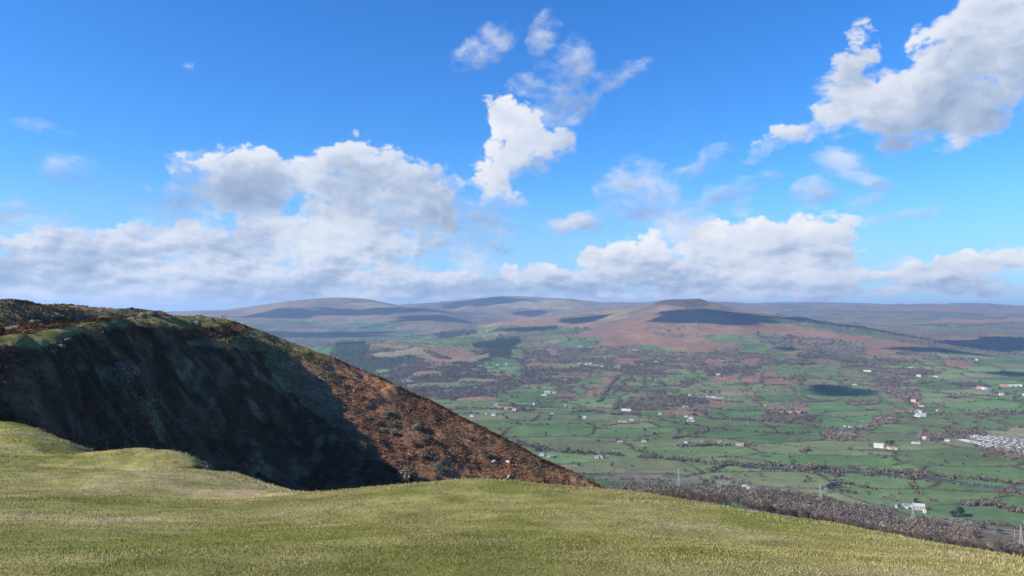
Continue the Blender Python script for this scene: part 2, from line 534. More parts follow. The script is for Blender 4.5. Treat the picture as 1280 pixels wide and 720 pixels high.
# ------------------------------------------------------------------ FAR TERRAIN
# (px, py, depth) points read along the ridges and valleys, plus hidden ones given by height
far_seen = [
    # woods hill at the left
    (300, 470, 4600), (440, 478, 4500), (520, 494, 3800), (600, 500, 3500), (700, 507, 3350), (800, 514, 3250), (900, 522, 3100), (1000, 526, 3000),
    (440, 440, 5300), (420, 433, 5600), (500, 429, 5750), (560, 424, 6000), (620, 416, 6500), (560, 462, 4600), (640, 470, 4400), (640, 445, 5200), (500, 455, 4900),
    # far left valley and mountain
    (300, 428, 8300), (380, 428, 8300), (420, 424, 8500), (300, 412, 9600), (400, 412, 9700), (480, 412, 9600), (540, 410, 9400), (590, 406, 9600),
    (230, 391, 12500), (300, 387, 12600), (345, 380, 12800), (390, 375, 13000), (430, 373.5, 13100), (462, 375, 13000), (500, 381.5, 12900),
    (300, 398, 11300), (400, 394, 11300), (440, 388, 11900), (500, 391, 11600), (545, 391, 11400), (580, 401, 10700),
    (100, 390, 13000), (0, 388, 13000), (-150, 386, 13000),
    # second range
    (520, 382, 15500), (560, 377, 16200), (600, 373, 16600), (635, 372.5, 16800), (690, 374, 16800), (735, 379, 16600), (600, 392, 13200), (660, 388, 13000), (560, 390, 13600),
    (780, 381, 17500), (830, 377.5, 18000), (870, 379, 18000), (760, 384, 13000), (820, 384, 13500),
    # moor shoulder left of the table hill
    (620, 408, 8300), (680, 399, 8700), (740, 393, 8600), (790, 388, 8400), (650, 411, 7600), (700, 405, 7800), (760, 402, 7600),
    # bracken terrace under the table hill
    (720, 425, 6100), (800, 430, 5900), (880, 437, 5600), (925, 438, 5500), (760, 413, 6700), (820, 416, 6600), (880, 421, 6350), (930, 427, 6100),
    (820, 407, 7200), (870, 407, 7200), (930, 405, 7300), (1000, 400, 7600),
    (700, 440, 5500), (760, 450, 5100), (850, 455, 4900), (930, 455, 4850), (700, 470, 4450), (800, 475, 4300), (900, 480, 4150), (980, 480, 4100), (760, 492, 3850), (860, 500, 3650), (960, 503, 3550),
    # ravine and right spur
    (985, 447, 5150), (962, 432, 5800), (945, 422, 6400),
    (965, 407, 6700), (1010, 412, 6450), (1060, 420, 6150), (1110, 426, 5850), (1150, 432, 5600), (1190, 442, 5250), (1220, 454, 4850),
    (1010, 440, 5350), (1060, 442, 5250), (1110, 448, 5050), (1050, 462, 4650), (1110, 468, 4500), (1170, 469, 4450), (1000, 462, 4650),
    (1040, 490, 3850), (1100, 497, 3650), (1180, 490, 3850), (1260, 482, 4050), (1100, 520, 3100), (1250, 515, 3150), (1350, 480, 4050), (1280, 462, 4700), (1350, 462, 4700),
    # behind the spur
    (1230, 443, 6100), (1280, 432, 6700), (1350, 432, 6700), (1130, 424, 7600), (1200, 418, 8000), (1280, 414, 8200), (1050, 412, 8200), (1000, 403, 9200),
    (1100, 405, 9600), (1200, 405, 9700), (1280, 404, 9900), (1350, 404, 10000),
    (900, 385, 14500), (960, 395, 12000), (1100, 396, 12500), (1250, 395, 12500), (1400, 395, 12500),
    # far right range
    (930, 380, 17500), (1000, 379.3, 18000), (1060, 380.5, 18200), (1120, 382.5, 18000), (1165, 381, 18200), (1220, 381.5, 18200), (1270, 384.8, 18200), (1350, 386, 18200), (1450, 386, 18200),
]
far_hid = [  # (px, depth, z)
    (500, 1000, 20), (500, 2000, 2), (560, 3000, 4), (640, 1750, 0), (640, 2500, 0), (760, 2000, 0), (900, 2000, 0), (900, 2500, 0), (1100, 2000, 0), (1100, 2500, 0), (1300, 2000, 0), (1300, 2600, 2),
    (1000, 1600, 3), (800, 1850, 2), (1150, 1450, 3), (1280, 1330, 6), (1400, 1250, 8),
    (800, 1500, 42), (1000, 1330, 42), (1150, 1180, 50), (1280, 1080, 52), (1400, 1000, 60), (640, 1400, 30), (500, 1400, 10),
    (800, 1000, 170), (1000, 900, 170), (1280, 750, 175), (800, 600, 250), (1100, 500, 250), (1400, 400, 260), (600, 600, 180), (400, 800, 120), (300, 500, 200),
    (100, 1000, 100), (-100, 700, 200), (100, 2000, 20), (-100, 2000, 40), (300, 3000, 20), (100, 4500, 90), (-100, 4500, 100), (100, 8000, 120), (-100, 8000, 140),
    (350, 6800, 60), (450, 7200, 70), (540, 7500, 90), (200, 6500, 60),
    (430, 14600, 380), (540, 14200, 330), (640, 19500, 420), (830, 20500, 400), (1000, 21000, 400), (1280, 21000, 380), (300, 15500, 380), (0, 16000, 380),
    (700, 11000, 300), (860, 10500, 280), (790, 10000, 300), (600, 11000, 215),
    (1150, 6700, 110), (1080, 7200, 130), (1000, 7900, 200),
    (640, 30000, 250), (0, 30000, 250), (1300, 30000, 250), (300, 24000, 250), (1000, 26000, 300),
]


def th_lr(X, Y):
    th = np.arctan2(X, Y)
    return th * 4.5, 3.2 * np.log(np.maximum(np.hypot(X, Y), 50.0) / 1000.0)


_P, _v = [], []
for px, py, Y in far_seen:
    x, y, z = at(px, py, Y)
    _P.append(th_lr(x, y)); _v.append(float(z))
for px, Y, z in far_hid:
    x, y, _ = at(px, 390, Y)
    _P.append(th_lr(x, y)); _v.append(z)
far_tps = TPS(np.array(_P, float), np.array(_v), lam=0.0006)
PEAK = at(851, 373.5, 7900)


def zfar(X, Y):
    X, Y = np.asarray(X, float), np.asarray(Y, float)
    th, lr = th_lr(X, Y)
    thc = np.clip(th, -3.3, 3.3)
    z = far_tps(thc, lr)
    r = np.hypot(X, Y)
    # flat topped hill
    dx, dy = X - PEAK[0], Y - PEAK[1]
    d = np.hypot(dx * np.where(dx > 0, 0.80, 1.0), dy * 0.85) + 90 * (fbm(X / 420, Y / 420, 3, 5) - .5)
    cone = PEAK[2] + 9 - 0.03 * np.minimum(d, 150) - 0.38 * np.clip(d - 150, 0, 330) - 0.215 * np.maximum(d - 480, 0)
    k = 14.0
    hgt = np.maximum(z, cone) + k * np.log1p(np.exp(-np.abs(z - cone) / k)) * 0.6
    z = np.where(d < 4000, hgt, z)
    rough = sstep(25, 260, z)
    zz = z + rough * ((ridged(X / 1500, Y / 1500, 5, 3) - 0.62) * 115 + (fbm(X / 420, Y / 420, 4, 9) - .5) * 26) * sstep(3200, 5200, r)
    zz = zz + (fbm(X / 260, Y / 260, 3, 21) - 0.5) * 5
    # beyond the sides of the view: rolling land
    side = sstep(3.2, 4.2, np.abs(th))
    roll = 150 + 260 * fbm(X / 3500, Y / 3500, 4, 41) * sstep(500, 3000, r)
    zz = zz * (1 - side) + roll * side
    return np.maximum(zz, -3.0 + 0 * zz)


def ground(px, py, zf=None, y0=900, y1=22000, n=900):
    """first hit of the photo ray with the valley terrain (vectorised over points)"""
    zf = zf or zfar
    px, py = np.atleast_1d(np.asarray(px, float)), np.atleast_1d(np.asarray(py, float))
    Ys = np.exp(np.linspace(math.log(y0), math.log(y1), n))
    out = np.zeros((len(px), 3))
    for i in range(0, len(px), 200):
        p, q = px[i:i + 200, None], py[i:i + 200, None]
        X, Yb, Z = at(p, q, Ys[None, :] + 0 * p)
        G = zf(X, Yb)
        hit = G >= Z
        hit[:, -1] = True
        j = np.argmax(hit, 1)
        a = np.arange(len(j))
        j0 = np.maximum(j - 1, 0)
        g0, g1 = (Z - G)[a, j0], (Z - G)[a, j]
        t = np.clip(g0 / np.where(np.abs(g0 - g1) < 1e-9, 1, g0 - g1), 0, 1)
        Yh = Ys[j0] + (Ys[j] - Ys[j0]) * t
        x, y, _ = at(px[i:i + 200], py[i:i + 200], Yh)
        out[i:i + 200] = np.stack([x, y, zf(x, y)], 1)
    return out


def inpoly(poly, x, y):
    poly = np.asarray(poly, float)
    c = np.zeros(x.shape, bool)
    x1, y1 = poly[-1]
    for x2, y2 in poly:
        if y1 != y2:
            c ^= ((y2 > y) != (y1 > y)) & (x < (x1 - x2) * (y - y2) / (y1 - y2) + x2)
        x1, y1 = x2, y2
    return c


# land cover outlines (traced on the photo, draped on the terrain)
COVER = [
    ('fields', [(-400, 300), (1700, 300), (1700, 800), (-400, 800)]),
    ('moor', [(-400, 360), (1700, 360), (1700, 398), (1290, 397), (1000, 400), (760, 408), (600, 408), (560, 402), (470, 400), (300, 400), (-400, 410)]),
    ('farfields', [(-400, 402), (240, 402), (330, 398), (420, 404), (500, 402), (590, 405), (620, 410), (440, 436), (300, 440), (-400, 440)]),
    ('farfields', [(930, 387), (1100, 389), (1280, 391), (1500, 393), (1500, 400), (1200, 399), (1000, 398)]), ('scrub', [(1010, 392), (1120, 393), (1180, 397), (1050, 398)]), ('scrub', [(1200, 388), (1300, 389), (1300, 393), (1210, 392)]), ('bracken', [(1080, 385), (1200, 384), (1230, 388), (1100, 389)]),
    ('bracken', [(370, 400), (420, 391), (470, 396), (430, 399)]), ('bracken', [(480, 400), (490, 393), (530, 398), (545, 404)]),
    ('bracken', [(270, 396), (330, 394), (340, 398), (290, 400)]), ('paleturf', [(420, 380), (470, 378), (520, 386), (460, 384)]),
    ('paleturf', [(590, 379), (690, 375), (740, 381), (700, 388), (650, 384)]), ('bracken', [(620, 395), (670, 388), (660, 394), (630, 400)]),
    ('hillfields', [(400, 450), (420, 432), (560, 420), (640, 408), (740, 412), (760, 430), (720, 450), (600, 470)]),
    ('wood', [(380, 470), (425, 438), (500, 436), (560, 444), (600, 438), (640, 436), (720, 440), (770, 462), (720, 478), (690, 485), (640, 487), (630, 500), (540, 500), (500, 500)]),
    ('pasture', [(480, 425), (560, 423), (585, 430), (520, 432)]), ('pasture', [(585, 430), (600, 436), (560, 432)]),
    ('paleturf', [(460, 442), (520, 434), (525, 442), (480, 448)]), ('bracken', [(545, 440), (570, 433), (615, 447), (580, 452)]),
    ('paleturf', [(583, 452), (618, 440), (612, 448), (590, 456)]),
    ('pasture', [(596, 462), (620, 448), (645, 453), (662, 462), (648, 474), (632, 470)]),
    ('pasture', [(625, 500), (630, 488), (660, 485), (690, 490), (700, 500), (690, 506), (650, 506)]),
    ('conifer', [(395, 452), (412, 436), (445, 428), (462, 432), (450, 446), (480, 446), (508, 443), (505, 452), (470, 464), (490, 480), (470, 480), (430, 458)]),
    ('conifer', [(598, 430), (648, 422), (654, 428), (632, 436), (630, 448), (617, 448), (615, 437), (600, 434)]),
    ('conifer', [(615, 416), (640, 411), (696, 407), (697, 411), (640, 416)]), ('conifer', [(540, 420), (600, 412), (606, 416), (560, 424)]),
    ('moortan', [(600, 409), (700, 394), (780, 385), (850, 370), (900, 380), (1000, 397), (990, 402), (930, 404), (830, 413), (760, 413), (700, 408)]),
    ('bracken', [(605, 408), (660, 396), (700, 397), (690, 404), (640, 407)]), ('bracken', [(755, 406), (800, 396), (850, 400), (800, 408)]),
    ('heath', [(815, 383), (838, 368), (872, 368), (895, 381), (860, 385), (840, 381)]),
    ('bracken', [(712, 427), (735, 413), (790, 404), (830, 414), (880, 423), (925, 436), (870, 440), (800, 430), (760, 436)]),
    ('moortan', [(805, 417), (850, 416), (885, 423), (840, 423)]), ('pasture', [(700, 432), (720, 420), (760, 421), (752, 431), (720, 436)]),
    ('pasture', [(700, 418), (740, 408), (745, 411), (722, 418)]),
    ('moortan', [(900, 399), (1000, 400), (960, 408), (920, 420)]),
    ('bracken', [(820, 417), (900, 403), (980, 404), (1010, 412), (960, 420), (900, 418)]),
    ('pasture', [(930, 402), (960, 397), (990, 400), (975, 405)]),
    ('wood', [(692, 437), (760, 433), (850, 441), (920, 441), (965, 440), (985, 452), (970, 462), (900, 462), (850, 458), (780, 464), (700, 466)]),
    ('bracken', [(872, 452), (890, 446), (905, 452), (890, 458)]), ('bracken', [(920, 452), (940, 447), (958, 450), (940, 456)]), ('bracken', [(680, 443), (690, 436), (702, 442), (690, 447)]),
    ('wood', [(940, 418), (1000, 411), (1070, 420), (1130, 428), (1195, 440), (1215, 452), (1185, 468), (1120, 470), (1060, 462), (1000, 450), (975, 440)]),
    ('bracken', [(955, 416), (965, 408), (1010, 412), (1070, 420), (1120, 427), (1185, 438), (1130, 440), (1112, 448), (1080, 444), (1070, 430), (1000, 420)]),
    ('bracken', [(1190, 452), (1212, 450), (1208, 460), (1192, 460)]),
    ('scrub', [(1000, 404), (1060, 400), (1280, 402), (1400, 405), (1400, 440), (1240, 444), (1190, 437), (1120, 424), (1060, 415)]),
    ('pasture', [(1052, 416), (1080, 409), (1130, 414), (1100, 420)]), ('farfields', [(1120, 405), (1180, 401), (1400, 403), (1400, 414), (1200, 412)]),
    ('bracken', [(1100, 405), (1180, 400), (1290, 398), (1290, 402), (1180, 405)]), ('bracken', [(1180, 424), (1225, 420), (1220, 428), (1185, 428)]),
    ('fields', [(1220, 452), (1290, 446), (1400, 445), (1400, 500), (1180, 500), (1180, 472)]),
    ('scrub', [(700, 466), (770, 462), (780, 490), (720, 500), (690, 500)]), ('scrub', [(770, 462), (860, 460), (980, 465), (990, 480), (860, 484), (770, 478)]),
    ('pasture2', [(842, 465), (870, 462), (884, 468), (860, 472)]), ('pasture2', [(720, 486), (735, 466), (765, 464), (780, 472), (760, 490), (725, 498)]),
    ('pasture2', [(790, 470), (850, 472), (855, 480), (800, 482)]), ('bracken', [(765, 466), (772, 466), (752, 492), (745, 492)]),
    ('bracken', [(895, 472), (920, 468), (915, 478), (895, 478)]), ('bracken', [(926, 472), (955, 465), (952, 478), (925, 479)]), ('bracken', [(955, 467), (975, 462), (980, 470), (957, 473)]),
    ('bracken', [(958, 474), (985, 472), (992, 482), (960, 482)]),
    ('pasture2', [(880, 484), (1000, 484), (1010, 502), (900, 500), (840, 492)]), ('pasture2', [(985, 458), (1020, 455), (1075, 470), (1080, 480), (1040, 478), (990, 470)]),
    ('pasture', [(945, 490), (985, 488), (1000, 500), (955, 503)]), ('pasture', [(990, 487), (1060, 484), (1110, 496), (1135, 512), (1090, 528), (1010, 526), (1005, 505)]),
    ('moortan', [(965, 506), (1005, 503), (1008, 511), (965, 512)]), ('bracken', [(860, 501), (900, 500), (905, 508), (860, 510)]),
    ('wood', [(770, 512), (790, 496), (860, 494), (890, 502), (890, 520), (800, 517)]), ('wood', [(960, 512), (1000, 512), (1020, 528), (950, 527)]),
    ('scrub', [(1090, 470), (1140, 472), (1120, 490), (1100, 486)]), ('wood', [(1090, 478), (1130, 474), (1150, 500), (1130, 504), (1110, 492)]),
    ('wood', [(1020, 548), (1030, 536), (1060, 537), (1090, 525), (1135, 510), (1140, 520), (1110, 534), (1060, 548), (1045, 552)]),
    ('wood', [(1180, 552), (1183, 540), (1225, 533), (1232, 541), (1200, 549)]), ('wood', [(1136, 548), (1150, 536), (1175, 546), (1176, 551), (1140, 552)]),
    ('scrub', [(1205, 553), (1225, 558), (1290, 567), (1290, 576), (1230, 570)]), ('paleturf', [(1230, 540), (1290, 536), (1290, 548), (1245, 545)]),
    ('caravan_ground', [(1198, 550), (1222, 542), (1290, 551), (1290, 566), (1225, 557)]),
    ('bareland', [(745, 594), (800, 596), (880, 598), (880, 604), (770, 604)]),
    ('wood', [(600, 640), (780, 610), (830, 611), (900, 612), (960, 612), (1000, 619), (1060, 632), (1120, 643), (1170, 653), (1210, 661), (1290, 672), (1400, 690), (1400, 900), (600, 900)]),
    ('pasture', [(880, 636), (905, 627), (945, 636), (940, 660)]), ('scrub', [(1170, 652), (1200, 655), (1290, 660), (1290, 700), (1210, 680)]),
]
CV = ['fields', 'moor', 'farfields', 'bracken', 'paleturf', 'hillfields', 'wood', 'pasture', 'conifer', 'moortan', 'heath', 'scrub', 'pasture2', 'caravan_ground', 'bareland']
CIDX = {c: i for i, c in enumerate(CV)}


def cover_of(X, Y, Z):
    """index of the land cover at ground points"""
    px, py = pix(X, Y, Z)
    s = np.clip(Y / 4000, 0.4, 3)
    px = px + (fbm(X / (90 * s), Y / (130 * s), 5, 61) - .5) * 42
    py = py + (fbm(X / (90 * s), Y / (170 * s), 5, 67) - .5) * 12 * np.clip(3000 / Y, .5, 1.2)
    c = np.zeros(X.shape, np.int8)
    for nm, poly in COVER:
        c[inpoly(poly, px, py)] = CIDX[nm]
    # fields cut out of the woods, and small woods left among the fields
    h, e = parcels(X, Y, 190, 130, -.2, 171)
    big = fbm(X / 420, Y / 420, 2, 177)
    m = ((c == CIDX['wood']) | (c == CIDX['scrub'])) & (Y > 2000) & (h * .6 + big * .4 > .61)
    c[m & (h * 9.7 % 1 < .55)] = CIDX['pasture2']
    c[m & (h * 9.7 % 1 > .80)] = CIDX['bracken']
    m = ((c == CIDX['fields']) | (c == CIDX['pasture2']) | (c == CIDX['pasture'])) & (Y > 3050) & (h * .6 + big * .4 < .27)
    c[m] = CIDX['wood']
    m = (c == CIDX['farfields']) & (fbm(X / 330, Y / 330, 4, 179) > .53)
    c[m] = CIDX['scrub']
    return c


def parcels(X, Y, sx, sy, ang, seed):
    """field pattern: jittered cells; returns hash and distance to the cell edge (m)"""
    ca, sa = math.cos(ang), math.sin(ang)
    wob = (fbm(X / 500, Y / 500, 2, seed + 3) - .5)
    u = (X * ca + Y * sa) / sx + wob * 0.7
    v = (-X * sa + Y * ca) / sy + wob * 0.5
    iu, iv = np.floor(u), np.floor(v)
    d1 = np.full(u.shape, 9.0); d2 = np.full(u.shape, 9.0); h = np.zeros(u.shape)
    for du in (-1, 0, 1):
        for dv in (-1, 0, 1):
            a, b = iu + du, iv + dv
            qx, qy = a + 0.15 + 0.7 * _hash(a, b, seed), b + 0.15 + 0.7 * _hash(a, b, seed + 1)
            d = np.maximum(np.abs(u - qx), np.abs(v - qy)) * 0.75 + 0.25 * (np.abs(u - qx) + np.abs(v - qy))
            n = d < d1
            d2 = np.where(n, d1, np.minimum(d2, d))
            h = np.where(n, _hash(a, b, seed + 2), h)
            d1 = np.where(n, d, d1)
    return h, (d2 - d1) * 0.5 * min(sx, sy)


PAL = {
    'pasture': (.062, .140, .052), 'pasture2': (.125, .165, .060), 'bracken': (.235, .135, .088), 'moor': (.165, .135, .095), 'moortan': (.215, .165, .100),
    'paleturf': (.235, .205, .120), 'wood': (.150, .130, .095), 'conifer': (.060, .075, .050), 'heath': (.085, .070, .065), 'scrub': (.150, .120, .085), 'caravan_ground': (.20, .19, .15),
    'bareland': (.17, .145, .115),
}
PALA = np.array([PAL.get(c, (.06, .14, .05)) for c in CV])


def land_colour(X, Y, Z, c):
    out = PALA[c].copy()
    r = np.hypot(X, Y)
    for nm, sx, sy, ang, seed in (('fields', 330, 190, 0.12, 101), ('hillfields', 260, 170, -0.35, 131), ('farfields', 230, 170, 0.5, 151), ('pasture', 240, 170, .12, 101), ('pasture2', 210, 150, -.15, 121)):
        m = c == CIDX[nm]
        if not m.any(): continue
        h, e = parcels(X[m], Y[m], sx, sy, ang, seed)
        if nm == 'fields':
            pal = np.array([(.098, .166, .062), (.108, .176, .066), (.120, .172, .070), (.146, .172, .080), (.090, .142, .060), (.165, .174, .088)])
        elif nm == 'hillfields':
            pal = np.array([(.085, .16, .065), (.125, .165, .07), (.18, .16, .09), (.075, .14, .055), (.20, .14, .09), (.13, .115, .09)])
        elif nm == 'pasture':
            pal = np.array([(.092, .164, .062), (.102, .172, .066), (.112, .166, .070), (.128, .170, .076)])
        elif nm == 'pasture2':
            pal = np.array([(.130, .175, .070), (.155, .185, .080), (.175, .180, .088), (.105, .170, .066), (.20, .17, .10)])
        else:
            pal = np.array([(.055, .12, .065), (.085, .13, .075), (.13, .13, .09), (.045, .085, .055), (.12, .10, .085), (.06, .12, .065)])
        k = np.minimum((h * len(pal)).astype(int), len(pal) - 1)
        cc = pal[k] * (0.86 + 0.28 * ((h * 37.7) % 1))[:, None]
        # mown / grazed stripes and worn hedge banks
        wdt = np.where(Y[m] > 6500, 20.0, 9.0)
        ed = 1 - sstep(0, 1, e / wdt)
        cc = cc * (1 - 0.8 * ed[:, None]) + np.array((.085, .072, .05)) * 0.8 * ed[:, None]
        out[m] = cc
    n = fbm(X / 180, Y / 180, 4, 77)[:, None]
    n2 = fbm(X / 900, Y / 900, 3, 87)[:, None]
    out = out * (0.72 + 0.56 * n)
    # heath and grass fingers over the moors
    mo = ((c == CIDX['moor']) | (c == CIDX['moortan']) | (c == CIDX['bracken']))[:, None]
    g = sstep(.47, .62, fbm(X / 340, Y / 520, 5, 93))[:, None]
    g2 = sstep(.5, .62, fbm(X / 260 + 40, Y / 420, 4, 95))[:, None]
    alt = np.where((c == CIDX['bracken'])[:, None], np.array([(.20, .125, .085)]), np.array([(.085, .075, .072)]))
    out = np.where(mo, out * (1 - .65 * g) + alt * .65 * g, out)
    out = np.where(mo & (c != CIDX['bracken'])[:, None], out * (1 - .5 * g2) + np.array([(.22, .14, .10)]) * .5 * g2, out)
    out = out * (0.85 + 0.3 * n2)
    return out


def build_terrain():
    # azimuth: dense in the view, coarse elsewhere
    dense = np.radians(np.arange(-39.5, 39.51, 0.075))
    rest = []
    a, st = 39.5, 0.15
    while a < 179:
        a += st
        st = min(st * 1.12, 4)
        rest.append(min(a, 180))
    rest = np.radians(np.array(rest))
    th = np.concatenate([-rest[::-1], dense, rest[:-1] if rest[-1] >= math.pi else rest])
    r = np.concatenate([np.exp(np.linspace(math.log(260), math.log(1100), 40))[:-1], np.exp(np.linspace(math.log(1100), math.log(4800), 300))[:-1],
                        np.exp(np.linspace(math.log(4800), math.log(21000), 290))[:-1], np.exp(np.linspace(math.log(21000), math.log(30000), 14))])
    T, R = np.meshgrid(th, r)
    X, Y = R * np.sin(T), R * np.cos(T)
    Z = zfar(X, Y)
    Xf, Yf, Zf = X.ravel(), Y.ravel(), Z.ravel()
    c = cover_of(Xf, Yf, Zf)
    beh = Yf < 300
    c[beh] = CIDX['moor']
    C = land_colour(Xf, Yf, Zf, c)
    nr, nt_ = X.shape
    i = np.arange(nr - 1)[:, None] * nt_
    j = np.arange(nt_)[None, :]
    j1 = (j + 1) % nt_
    q = np.stack([i + j, i + nt_ + j, i + nt_ + j1, i + j1], -1).reshape(-1, 4)
    q = q[:, ::-1]
    o = mesh_np('valley_terrain', np.stack([Xf, Yf, Zf], 1), q, M_land, C, smooth=True)
    put(o, kind='structure')


build_terrain()


# ------------------------------------------------------------------ NEAR HILL (spur) AND HILLTOP
spur_seen = [
    # skyline of the upper tier and of the falling crest
    (-150, 370, 235), (0, 378, 250), (60, 381, 270), (130, 386, 290), (170, 387.5, 300), (200, 391, 308), (212, 396, 318), (250, 395.5, 345), (280, 398.5, 360), (305, 406, 362),
    (340, 420, 365), (370, 430, 368), (400, 441, 369), (440, 457, 367), (500, 483, 363), (560, 512, 358), (600, 532, 354), (650, 558, 348), (700, 584, 341), (760, 612, 332), (830, 652, 320), (900, 695, 306),
    # brow and foot of the crag band
    (0, 396, 236), (0, 412, 232.5), (60, 394, 258), (60, 411, 254), (110, 391.5, 279), (110, 405, 275.5), (160, 390, 296), (160, 400.5, 292.5), (202, 392, 307), (205, 399, 303.5),
    # grassy shelf and its lip
    (0, 424, 208), (0, 429, 197), (40, 430, 203), (60, 422, 222), (75, 423, 224), (100, 411, 242), (100, 414, 235), (140, 408, 257), (165, 405.5, 268), (200, 406, 286), (200, 402, 294), (240, 404, 318), (235, 418, 302),
    (250, 426, 308), (300, 423, 330), (290, 427, 318), (-150, 440, 190), (-150, 420, 215),
    # dark face and foot of the slope
    (0, 475, 184), (0, 522, 174), (50, 480, 192), (50, 545, 180), (100, 480, 217), (100, 565, 195), (150, 480, 236), (150, 570, 213), (200, 480, 262), (200, 585, 230), (250, 500, 275), (250, 590, 245), (300, 500, 290), (300, 607, 252),
    (330, 470, 322), (370, 480, 336), (-150, 520, 165),
]
for _px, _s, _rows in ((370, .62, (540, 612)), (410, .55, (500, 550, 610)), (450, .50, (500, 550, 605)), (500, .48, (520, 560, 603)), (550, .46, (545, 602)), (600, .44, (570, 604)), (650, .42, (585, 608)), (700, .42, (612,))):
    _cy, _cd = np.interp(_px, [370, 400, 440, 500, 560, 600, 650, 700], [430, 441, 457, 483, 512, 532, 558, 584]), np.interp(_px, [370, 400, 440, 500, 560, 600, 650, 700], [368, 369, 367, 363, 358, 354, 348, 341])
    for _py in _rows:  # a steady slope down from the crest towards the camera
        _a, _b = (_py - 390) / F, (_cy - 390) / F
        spur_seen.append((_px, _py, _cd - (_a - _b) * _cd / (_s + _a)))
spur_hid = [  # X, Y, height above the eye
    (-250, 420, 6), (-150, 450, 0), (-300, 300, 12), (-300, 150, 8), (-500, 300, 22), (-500, 60, 18), (-500, 700, 10), (-250, 650, -10), (-60, 480, -60), (-100, 650, -140), (0, 560, -130), (100, 650, -200), (150, 550, -170), (330, 700, -300), (330, 500, -260),
    (-60, 130, -58), (0, 130, -78), (60, 140, -100), (0, 60, -48), (-100, 90, -32), (-160, 60, -14), (100, 60, -70), (-60, 180, -66), (0, 220, -108), (100, 220, -140), (200, 300, -190), (300, 300, -250), (200, 150, -150), (330, 100, -190), (330, 45, -150), (-200, 50, -4), (-260, 100, 2), (-200, 120, -6),
    (40, 270, -112), (120, 400, -160),
]
_P, _v = [], []
SKY_X = [-150, 0, 60, 130, 170, 200, 212, 250, 280, 305, 340, 370, 400, 440, 500, 560, 600, 650, 700, 760, 830, 900, 1000]
SKY_Y = [370, 378, 381, 386, 387.5, 391, 396, 395.5, 398.5, 406, 420, 430, 441, 457, 483, 512, 532, 558, 584, 612, 652, 695, 760]
SKY_D = [235, 250, 270, 290, 300, 308, 318, 345, 360, 362, 365, 368, 369, 367, 363, 358, 354, 348, 341, 332, 320, 306, 290]
FACE = {(-150): 190, 0: 197, 50: 203, 100: 235, 150: 262, 200: 285, 250: 308, 300: 318}
for px, py, Y in spur_seen:
    if px <= 300 and py >= 470 and px in FACE:
        Y = FACE[px] - 0.80 * (FACE[px] - Y)
    x, y, z = at(px, py, Y)
    _P.append((x / 100, y / 100)); _v.append(z - EYE)
for x, y, z in spur_hid:
    _P.append((x / 100, y / 100)); _v.append(z)
spur_tps = TPS(_P, _v, lam=0.0006)


HOLLOWS = []


def zspur(X, Y):
    X, Y = np.asarray(X, float), np.asarray(Y, float)
    z = spur_tps(X / 100, Y / 100)
    # gullies run down the face, small steps along it
    g = ridged((X * 0.45 + Y * 0.9) / 34, (X * 0.9 - Y * 0.45) / 90, 4, 201) - .6
    top = sstep(-3, 4, z)
    hum = sstep(.45, .8, ridged((X * .8 + Y * .6) / 26, (Y * .8 - X * .6) / 14, 3, 215)) * sstep(-16, -30, z) * sstep(-130, -70, X)
    z = z + g * 1.5 * (1 - 0.75 * top) + (fbm(X / 14, Y / 14, 4, 205) - .5) * 4.2 + (fbm(X / 4.0, Y / 4.0, 3, 209) - .5) * 1.7 + 1.9 * hum
    for hx, hy, hr, hh in HOLLOWS:
        z = z + hh * np.exp(-((X - hx) ** 2 + (Y - hy) ** 2) / hr ** 2)
    # the crest line as seen along the ridge caps the noise
    px = CX + F * X / np.maximum(Y, 1.0)
    cap = -(np.interp(px, SKY_X, SKY_Y) - 390.0) / F * Y - 0.05 * np.maximum(0, Y - np.interp(px, SKY_X, SKY_D) - 4)
    cap = cap + (fbm(X / 13, Y / 13, 3, 261) - .5) * 2.2 + (fbm(X / 2.6, Y / 2.6, 2, 263) - .5) * .7
    z = np.where(Y > 120, np.minimum(z, cap), z)
    return z + EYE


def _hollows():
    for px, py, r_, h_ in ((192, 466, 6, -6.0), (178, 462, 5, 3.0), (236, 470, 6, -6.0), (224, 460, 5, 3.0), (150, 488, 7, -5.5), (40, 500, 9, -3), (300, 545, 8, -3), (100, 520, 7, 2.0), (275, 505, 6, 2.2), (250, 560, 8, -3)):
        g = ground([px], [py], zspur, 120, 640, 700)[0]
        HOLLOWS.append((g[0], g[1], r_, h_))


_hollows()
spur_at = lambda px, py: ground(px, py, zspur, 120, 640, 700)

knoll_seen = [
    (0, 720, 4.65), (320, 720, 4.6), (640, 720, 4.6), (960, 720, 4.7), (1280, 720, 5.0), (320, 660, 8.5), (640, 660, 7.6), (960, 680, 7.2), (640, 625, 11), (480, 640, 9.8), (100, 640, 10.5), (800, 650, 8.9),
    (540, 601, 15), (640, 605, 15.5), (590, 602.5, 15.4), (480, 606, 15.5), (430, 610, 16), (390, 614, 16.5), (720, 612, 15), (800, 622, 14.5), (860, 629, 14), (920, 636, 13.4), (1000, 650, 12.5), (1080, 660, 11.8), (1150, 677.5, 10.9), (1220, 690, 10.2), (1280, 701, 9.5),
    (300, 626, 15.5), (200, 620, 15), (100, 612, 15.2), (0, 608, 15), (0, 583, 20), (60, 583, 20), (110, 584, 20), (170, 589, 19.4), (240, 599, 18.6),
    (0, 576, 27), (60, 570, 29), (120, 567.5, 30.5), (165, 563, 32), (210, 567, 31.5), (250, 578, 29.5), (290, 592, 26.5), (340, 607, 23.5),
    (0, 527, 48), (35, 535, 47), (70, 550, 43), (100, 560, 39.5), (30, 560, 37), (-120, 520, 50), (-120, 575, 22),
]
